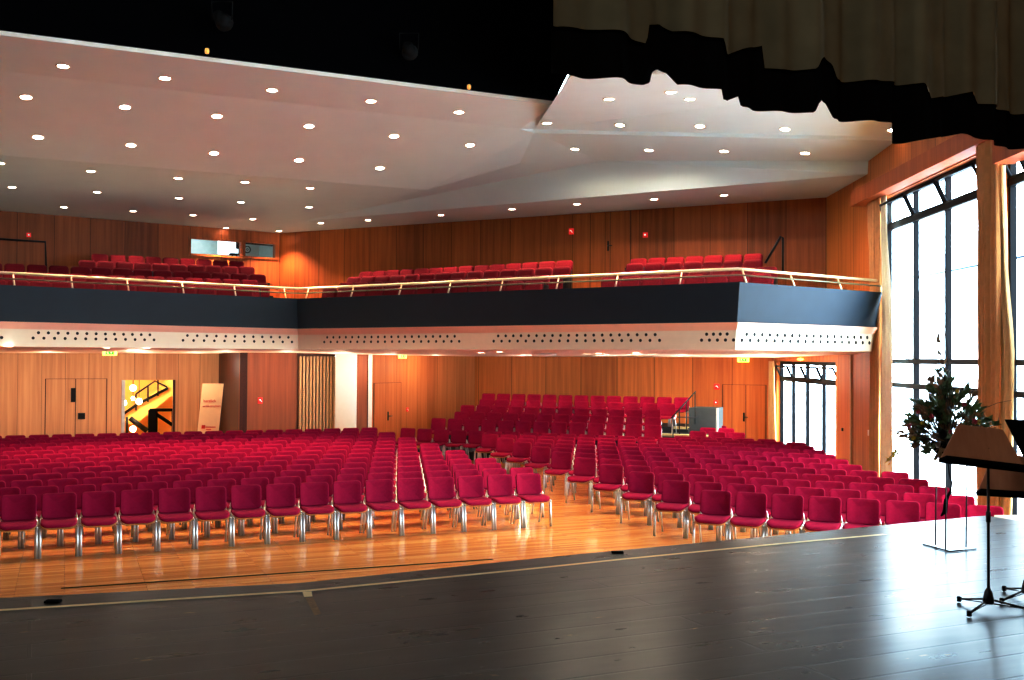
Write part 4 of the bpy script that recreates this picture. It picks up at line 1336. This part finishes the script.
tag(mb.add([(v.x, v.y, ZS + .003) for v in q], [(3, 2, 1, 0)]).build('tape_residue', plain('tape_residue', srgb(104, 78, 44), .6, var=.5, scale=40)), 'worn brown tape residue below the centre mark on stage', 'floor marking')
# dark slot line in the hall floor before the stage
a_, b__ = onz(61, 588.5, 0), onz(493, 559.5, 0); t = (b__ - a_).normalized(); n = Vector((-t.y, t.x, 0)) * .03
mb = MB(); mb.add([(a_.x - n.x, a_.y - n.y, .003), (b__.x - n.x, b__.y - n.y, .003), (b__.x + n.x, b__.y + n.y, .003), (a_.x + n.x, a_.y + n.y, .003)], [(0, 1, 2, 3)])
struct(mb.build('trim_floor_slot', BLACK))
# small dark floor sockets at the stage edge
for px, py, lab in ((53, 602.5, 'small dark floor socket at the left end of the stage edge'), (617.5, 553.2, 'small dark floor socket on the stage edge near the aisle')):
    p = onz(px, py, ZS); mb = MB(); mb.rbox((p.x, p.y, ZS + .008), (.1, .06, .016), .004)
    tag(mb.build('floor_socket', BLACK), lab, 'floor socket')

# ------------------------------------------------------------------ music stands
def music_stand(hub, rz, desk_z, label, tilt=18, w0=.60, w1=.36, h=.26, face=1, lean=0.0, dz=0):
    t = thing('music_stand', label, 'music stand', (hub.x, hub.y, ZS), rz)
    mb = MB(); mb.lathe((0, 0, 0), [(.012, .045), (.034, .05), (.036, .075), (.024, .13), (.012, .15)], 14); mb.build('hub', DARKM, t)
    for k in range(3):
        q = math.radians((102, 212, 342)[k])
        r = .26
        e_ = Vector((r * math.cos(q), r * math.sin(q), .022))
        mb = MB(); mb.tube([(.02 * math.cos(q), .02 * math.sin(q), .075), e_], .0075, 6)
        mb.tube([(.02 * math.cos(q), .02 * math.sin(q), .05), e_], .004, 5)
        lg = mb.build('leg', DARKM, t)
        mb = MB(); mb.rbox(e_, (.026, .026, .036), .006); mb.build('foot', BLACK, lg)
    mb = MB(); mb.tube([(0, 0, .06), (0, 0, desk_z + .1)], .0095, 8); mb.tube([(0, 0, .6 * desk_z), (0, 0, .6 * desk_z + .07)], .015, 8); mb.build('pole', DARKM, t)
    rt_ = Matrix.Rotation(math.radians(-tilt), 3, 'X') @ Matrix.Rotation(lean, 3, 'Y')
    D = bpy.data.objects.new('desk_joint', None)
    vs = [(-w0 / 2, 0, 0), (w0 / 2, 0, 0), (w1 / 2, 0, h), (-w1 / 2, 0, h)]
    off_ = Vector((dz, -.04 * face, desk_z))
    P_ = [rt_ @ Vector(v) + off_ for v in vs]; nn = rt_ @ Vector((0, .012, 0))
    mb = MB(); mb.add(P_ + [p + nn for p in P_], [(0, 1, 2, 3), (7, 6, 5, 4)] + [(i, (i + 1) % 4, (i + 1) % 4 + 4, i + 4) for i in range(4)])
    mb.build('desk', STANDWOOD if face > 0 else BLACK, t)
    mb = MB(); mb.rbox(off_ + rt_ @ Vector((0, -.04 * face, -.012)), (w0 + .03, .1, .034), .012, 2, rt_); mb.build('tray', BLACK, t)
    return t
hub1 = onz(988.5, 611, ZS)
music_stand(hub1, math.radians(8), onplane(980, 463, hub1, Vector((0, 1, 0))).z - ZS, 'music stand with brown wooden desk in front of the flowers', w0=.585, w1=.31, lean=math.radians(7), h=.25, dz=-.06)
hub2 = onz(1027, 600, ZS)
music_stand(hub2, math.radians(-4), onplane(1029, 494, hub2, Vector((0, 1, 0))).z - ZS, 'lower music stand with brown desk cut off by the right edge', w0=.68, w1=.44, lean=math.radians(3), h=.27)
hub3 = onz(1062, 612, ZS)
music_stand(hub3, math.radians(-10), onplane(1040, 474, hub3, Vector((0, 1, 0))).z - ZS, 'music stand with black desk at the right edge', w0=.34, w1=.62, face=-1, h=.36, tilt=16)

# ------------------------------------------------------------------ flower arrangement on a thin metal stand
fb_ = onz(946, 551, ZS)
fa = thing('flower_arrangement', 'tall bush of leaves, twigs and flowers on a thin metal stand', 'flower arrangement', (fb_.x, fb_.y, ZS))
def fp(px, py, dd=0.0):
    return rel(ond(px, py, fb_.y + dd), fa)
mb = MB()
g0, g1_, g2_ = onz(923, 545, ZS), onz(950, 552.5, ZS), onz(976, 549.5, ZS)
for a_, b__ in ((g0, g1_), (g1_, g2_)):
    mb.tube([rel((a_.x, a_.y, ZS + .008), fa), rel((b__.x, b__.y, ZS + .008), fa)], .007, 6)
mb.build('base', DARKM, fa)
for px, py, px2, py2 in ((935.5, 545.5, 936.5, 452), (945.5, 551.5, 946.5, 452), (966, 548, 967, 452)):
    p = onz(px, py, ZS); p2 = ond(px2, py2, p.y)
    mb = MB(); mb.tube([rel((p.x, p.y, ZS + .006), fa), rel(p2, fa)], .006, 6); mb.build('rod', DARKM, fa)
mb = MB(); c = fp(947, 452); mb.lathe(c, [(.001, -.02), (.08, -.02), (.12, .02), (.13, .08), (.11, .08), (.001, .06)], 18); mb.build('bowl', BLACK, fa)
mb = MB(); mb.tube([fp(948, 462), fp(949.5, 475), fp(952, 483), fp(950, 492), fp(946, 500), fp(945, 512), fp(941, 516)], [.006, .006, .007, .008, .017, .02, .006], 6); mb.build('strap', BLACK, fa)
rnd = random.Random(11)
def leaf(mb, p, d, L_, w):
    d = d.normalized(); s = d.cross(Vector((rnd.uniform(-1, 1), rnd.uniform(-1, 1), rnd.uniform(-1, 1)))).normalized()
    up_ = s.cross(d)
    a_ = p; m1 = p + d * L_ * .45; tip = p + d * L_
    mb.add([a_, m1 + s * w + up_ * w * .3, tip, m1 - s * w + up_ * w * .3, m1], [(0, 1, 4), (1, 2, 4), (2, 3, 4), (3, 0, 4)])
root_ = fp(947, 446)
twigs = MB(); lf = MB(); lf2 = MB()
targets = []
for i in range(105):
    q = rnd.uniform(0, 2 * PI); rr = math.sqrt(rnd.random())
    px, py = 946 + 42 * rr * math.cos(q) * (1 if math.cos(q) < 0 else .95), 424 + 28 * rr * math.sin(q)
    if px > 975 and py > 430: py -= 12
    targets.append((px, py, rnd.uniform(-.3, .3)))
for i in range(26):
    a_ = rnd.random(); targets.append((944 + rnd.gauss(0, 3 + 9 * (1 - a_)), 412 - 42 * a_, rnd.uniform(-.12, .12)))
for px, py in ((973, 398), (975, 393), (968, 404), (972, 408), (941, 362), (938, 372), (945, 374), (936, 384), (934, 397), (931, 394), (940, 340), (984, 418), (990, 420), (997, 425), (907, 430), (909, 424), (912, 440), (905, 436), (908, 420), (916, 402), (922, 398), (926, 406), (900, 432), (918, 446), (930, 452), (938, 455), (972, 414), (980, 408), (962, 396), (955, 402), (950, 378), (932, 388), (928, 380), (976, 402), (966, 388)): targets.append((px, py, rnd.uniform(-.08, .08)))
for px, py, dd in targets:
    p = fp(px, py, dd)
    mid = root_.lerp(p, .55) + Vector((rnd.uniform(-.03, .03), rnd.uniform(-.03, .03), .03))
    twigs.tube([root_, mid, p], [.004, .003, .0018], 4)
    tgt = lf if rnd.random() < .68 else lf2
    for k in range(7):
        b__ = mid.lerp(p, rnd.uniform(.3, 1.0))
        d_ = (p - root_).normalized() + Vector((rnd.uniform(-1, 1), rnd.uniform(-1, 1), rnd.uniform(-.8, .8)))
        leaf(tgt, b__, d_, rnd.uniform(.05, .11), rnd.uniform(.012, .026))
for a_, b__, c in ((fp(945, 400), fp(948, 350), fp(942, 312)), (fp(946, 400), fp(940, 345), fp(947, 328)), (fp(960, 420), fp(985, 408), fp(1012, 400)), (fp(925, 440), fp(905, 447), fp(889, 458)), (fp(915, 446), fp(922, 470), fp(927, 476)), (fp(950, 400), fp(965, 385), fp(958, 368))):
    twigs.tube([a_, a_.lerp(b__, .5) + Vector((.01, 0, .01)), b__, b__.lerp(c, .5) + Vector((-.012, 0, .008)), c], [.004, .0035, .003, .0025, .002], 5)
# curly tip
twigs.tube([fp(944 + 3.2 * math.cos(q * .7), 362 - 5.0 * q, .02 * math.sin(q)) for q in range(0, 11)], .0025, 5)
twigs.build('twigs', TWIG, fa); lf.build('foliage', LEAF, fa); lf2.build('olive_foliage', LEAF2, fa)
def bloom(px, py, r, mat, dd=-.3):
    mb = MB(); c = fp(px, py, dd)
    for k in range(9):
        q = 2 * PI * k / 9; d_ = Vector((math.cos(q), -.5, math.sin(q))); leaf(mb, c, d_, r, r * .4)
        d_ = Vector((math.cos(q + .3) * .5, -1, math.sin(q + .3) * .5)); leaf(mb, c, d_, r * .7, r * .3)
    mb.build('flower', mat, fa)
for px, py, r, m_ in ((974, 421, .035, FLOWER_R), (978, 422, .03, FLOWER_Y), (909, 426, .03, FLOWER_R), (913, 438, .025, FLOWER_Y), (931, 416, .028, FLOWER_R), (964, 404, .028, FLOWER_R), (950, 432, .025, FLOWER_R), (922, 423, .024, FLOWER_Y), (957, 391, .02, FLOWER_Y), (918, 412, .022, FLOWER_R)):
    bloom(px, py, r, m_)
mb = MB()
for k in range(26):
    f = rnd.random(); leaf(mb, fp(888 + 11 * f + rnd.gauss(0, 1), 461 - 9 * f + rnd.gauss(0, 1.3)), Vector((-.6, rnd.uniform(-.4, .4), rnd.uniform(-.6, .5))), .04, .011)
mb.build('yellow_sprig', FLOWER_Y, fa)

# ------------------------------------------------------------------ outdoors
struct(MB().box((40, 20, -.35), (66, 90, .1)).build('ground_outside', SNOW))
mb = MB(); hill = [(10.5, 22, -.3), (10.5, 60, -.3), (30, 60, 3.2), (30, 22, .8), (60, 60, 4), (60, 22, 2)]
mb.add(hill, [(0, 1, 2, 3), (3, 2, 4, 5)]); struct(mb.build('ground_slope', SNOW))
ho = thing('house', 'pale house across the yard, bleached by daylight in the tall window', 'house', (26, 48, 0))
mb = MB(); mb.box((0, 0, 3.5), (9, 14, 7)); mb.build('wall', FACADE, ho)
mb = MB(); mb.add([(-5, -7.5, 7), (5, -7.5, 7), (5, 7.5, 7), (-5, 7.5, 7), (0, -7.5, 10.5), (0, 7.5, 10.5)], [(0, 1, 4), (1, 2, 5, 4), (2, 3, 5), (3, 0, 4, 5)]); mb.build('roof', plain('roof_grey', srgb(150, 165, 180), .8), ho)
for zz in (1.8, 4.6):
    for xx in (-3, 0, 3):
        mb = MB(); mb.box((xx, -7.03, zz), (1.1, .06, 1.5)); mb.build('window', plain('far_glass', srgb(120, 140, 155), .3), ho)
for i, y in enumerate((31.5, 34, 37)):
    mb = MB(); mb.box((0, 0, 2.2), (.5, .5, 5)); o = mb.build('concrete_post', plain('post_concrete', srgb(150, 155, 158), .8), None, (12.4 + i * .9, y, 0))
    tag(o, f'grey concrete post outside the low window, {("nearest", "middle", "farthest")[i]} of three', 'post')

# ------------------------------------------------------------------ light
w = bpy.data.worlds.new('daylight'); sc.world = w; w.use_nodes = True
bg = w.node_tree.nodes['Background']; bg.inputs[0].default_value = (0.68, 0.87, 1.0, 1); bg.inputs[1].default_value = 19.0
for i, (d0, d1, z0, z1) in enumerate((W1, W2, W3)):
    l = bpy.data.lights.new('window_portal', 'AREA'); l.shape = 'RECTANGLE'; l.size = d1 - d0; l.size_y = z1 - z0
    l.cycles.is_portal = True
    o = bpy.data.objects.new('window_portal', l); COL.objects.link(o)
    c = RW((d0 + d1) / 2) - nin * .3; c.z = (z0 + z1) / 2
    X = dirw; Zl = -nin  # light shines along -Z local => toward the hall
    Y = Zl.cross(X)
    Mx = Matrix((X, Y, Zl)).transposed().to_4x4(); Mx.translation = c
    o.matrix_world = Mx
# added unseen fill lights high above the stage, warm and wide, washing the hall
for loc, tgt, en in (((-6, 1, 9.0), (-6, 20, 5.5), 160), ((2, 2, 8.6), (2, 21, 6.8), 90)):
    l = bpy.data.lights.new('ceiling_fill', 'AREA'); l.energy = en; l.size = 2.0; l.color = (1, .86, .72)
    o = bpy.data.objects.new('ceiling_fill', l); COL.objects.link(o); o.location = loc
    o.rotation_euler = (Vector(tgt) - Vector(loc)).to_track_quat('-Z', 'Y').to_euler()

bpy.data.objects.remove(tmp)
sc.view_settings.view_transform = 'Standard'
sc.view_settings.look = 'None'
sc.view_settings.exposure = 0.36
sc.view_settings.use_curve_mapping = True
cv = sc.view_settings.curve_mapping.curves[3]
cv.points.new(0.22, 0.155); cv.points.new(0.62, 0.65)
sc.view_settings.curve_mapping.update()
sc.cycles.max_bounces = 8
sc.cycles.diffuse_bounces = 4
sc.cycles.glossy_bounces = 3
sc.cycles.transparent_max_bounces = 8
sc.cycles.sample_clamp_indirect = 6.0
sc.cycles.use_denoising = True
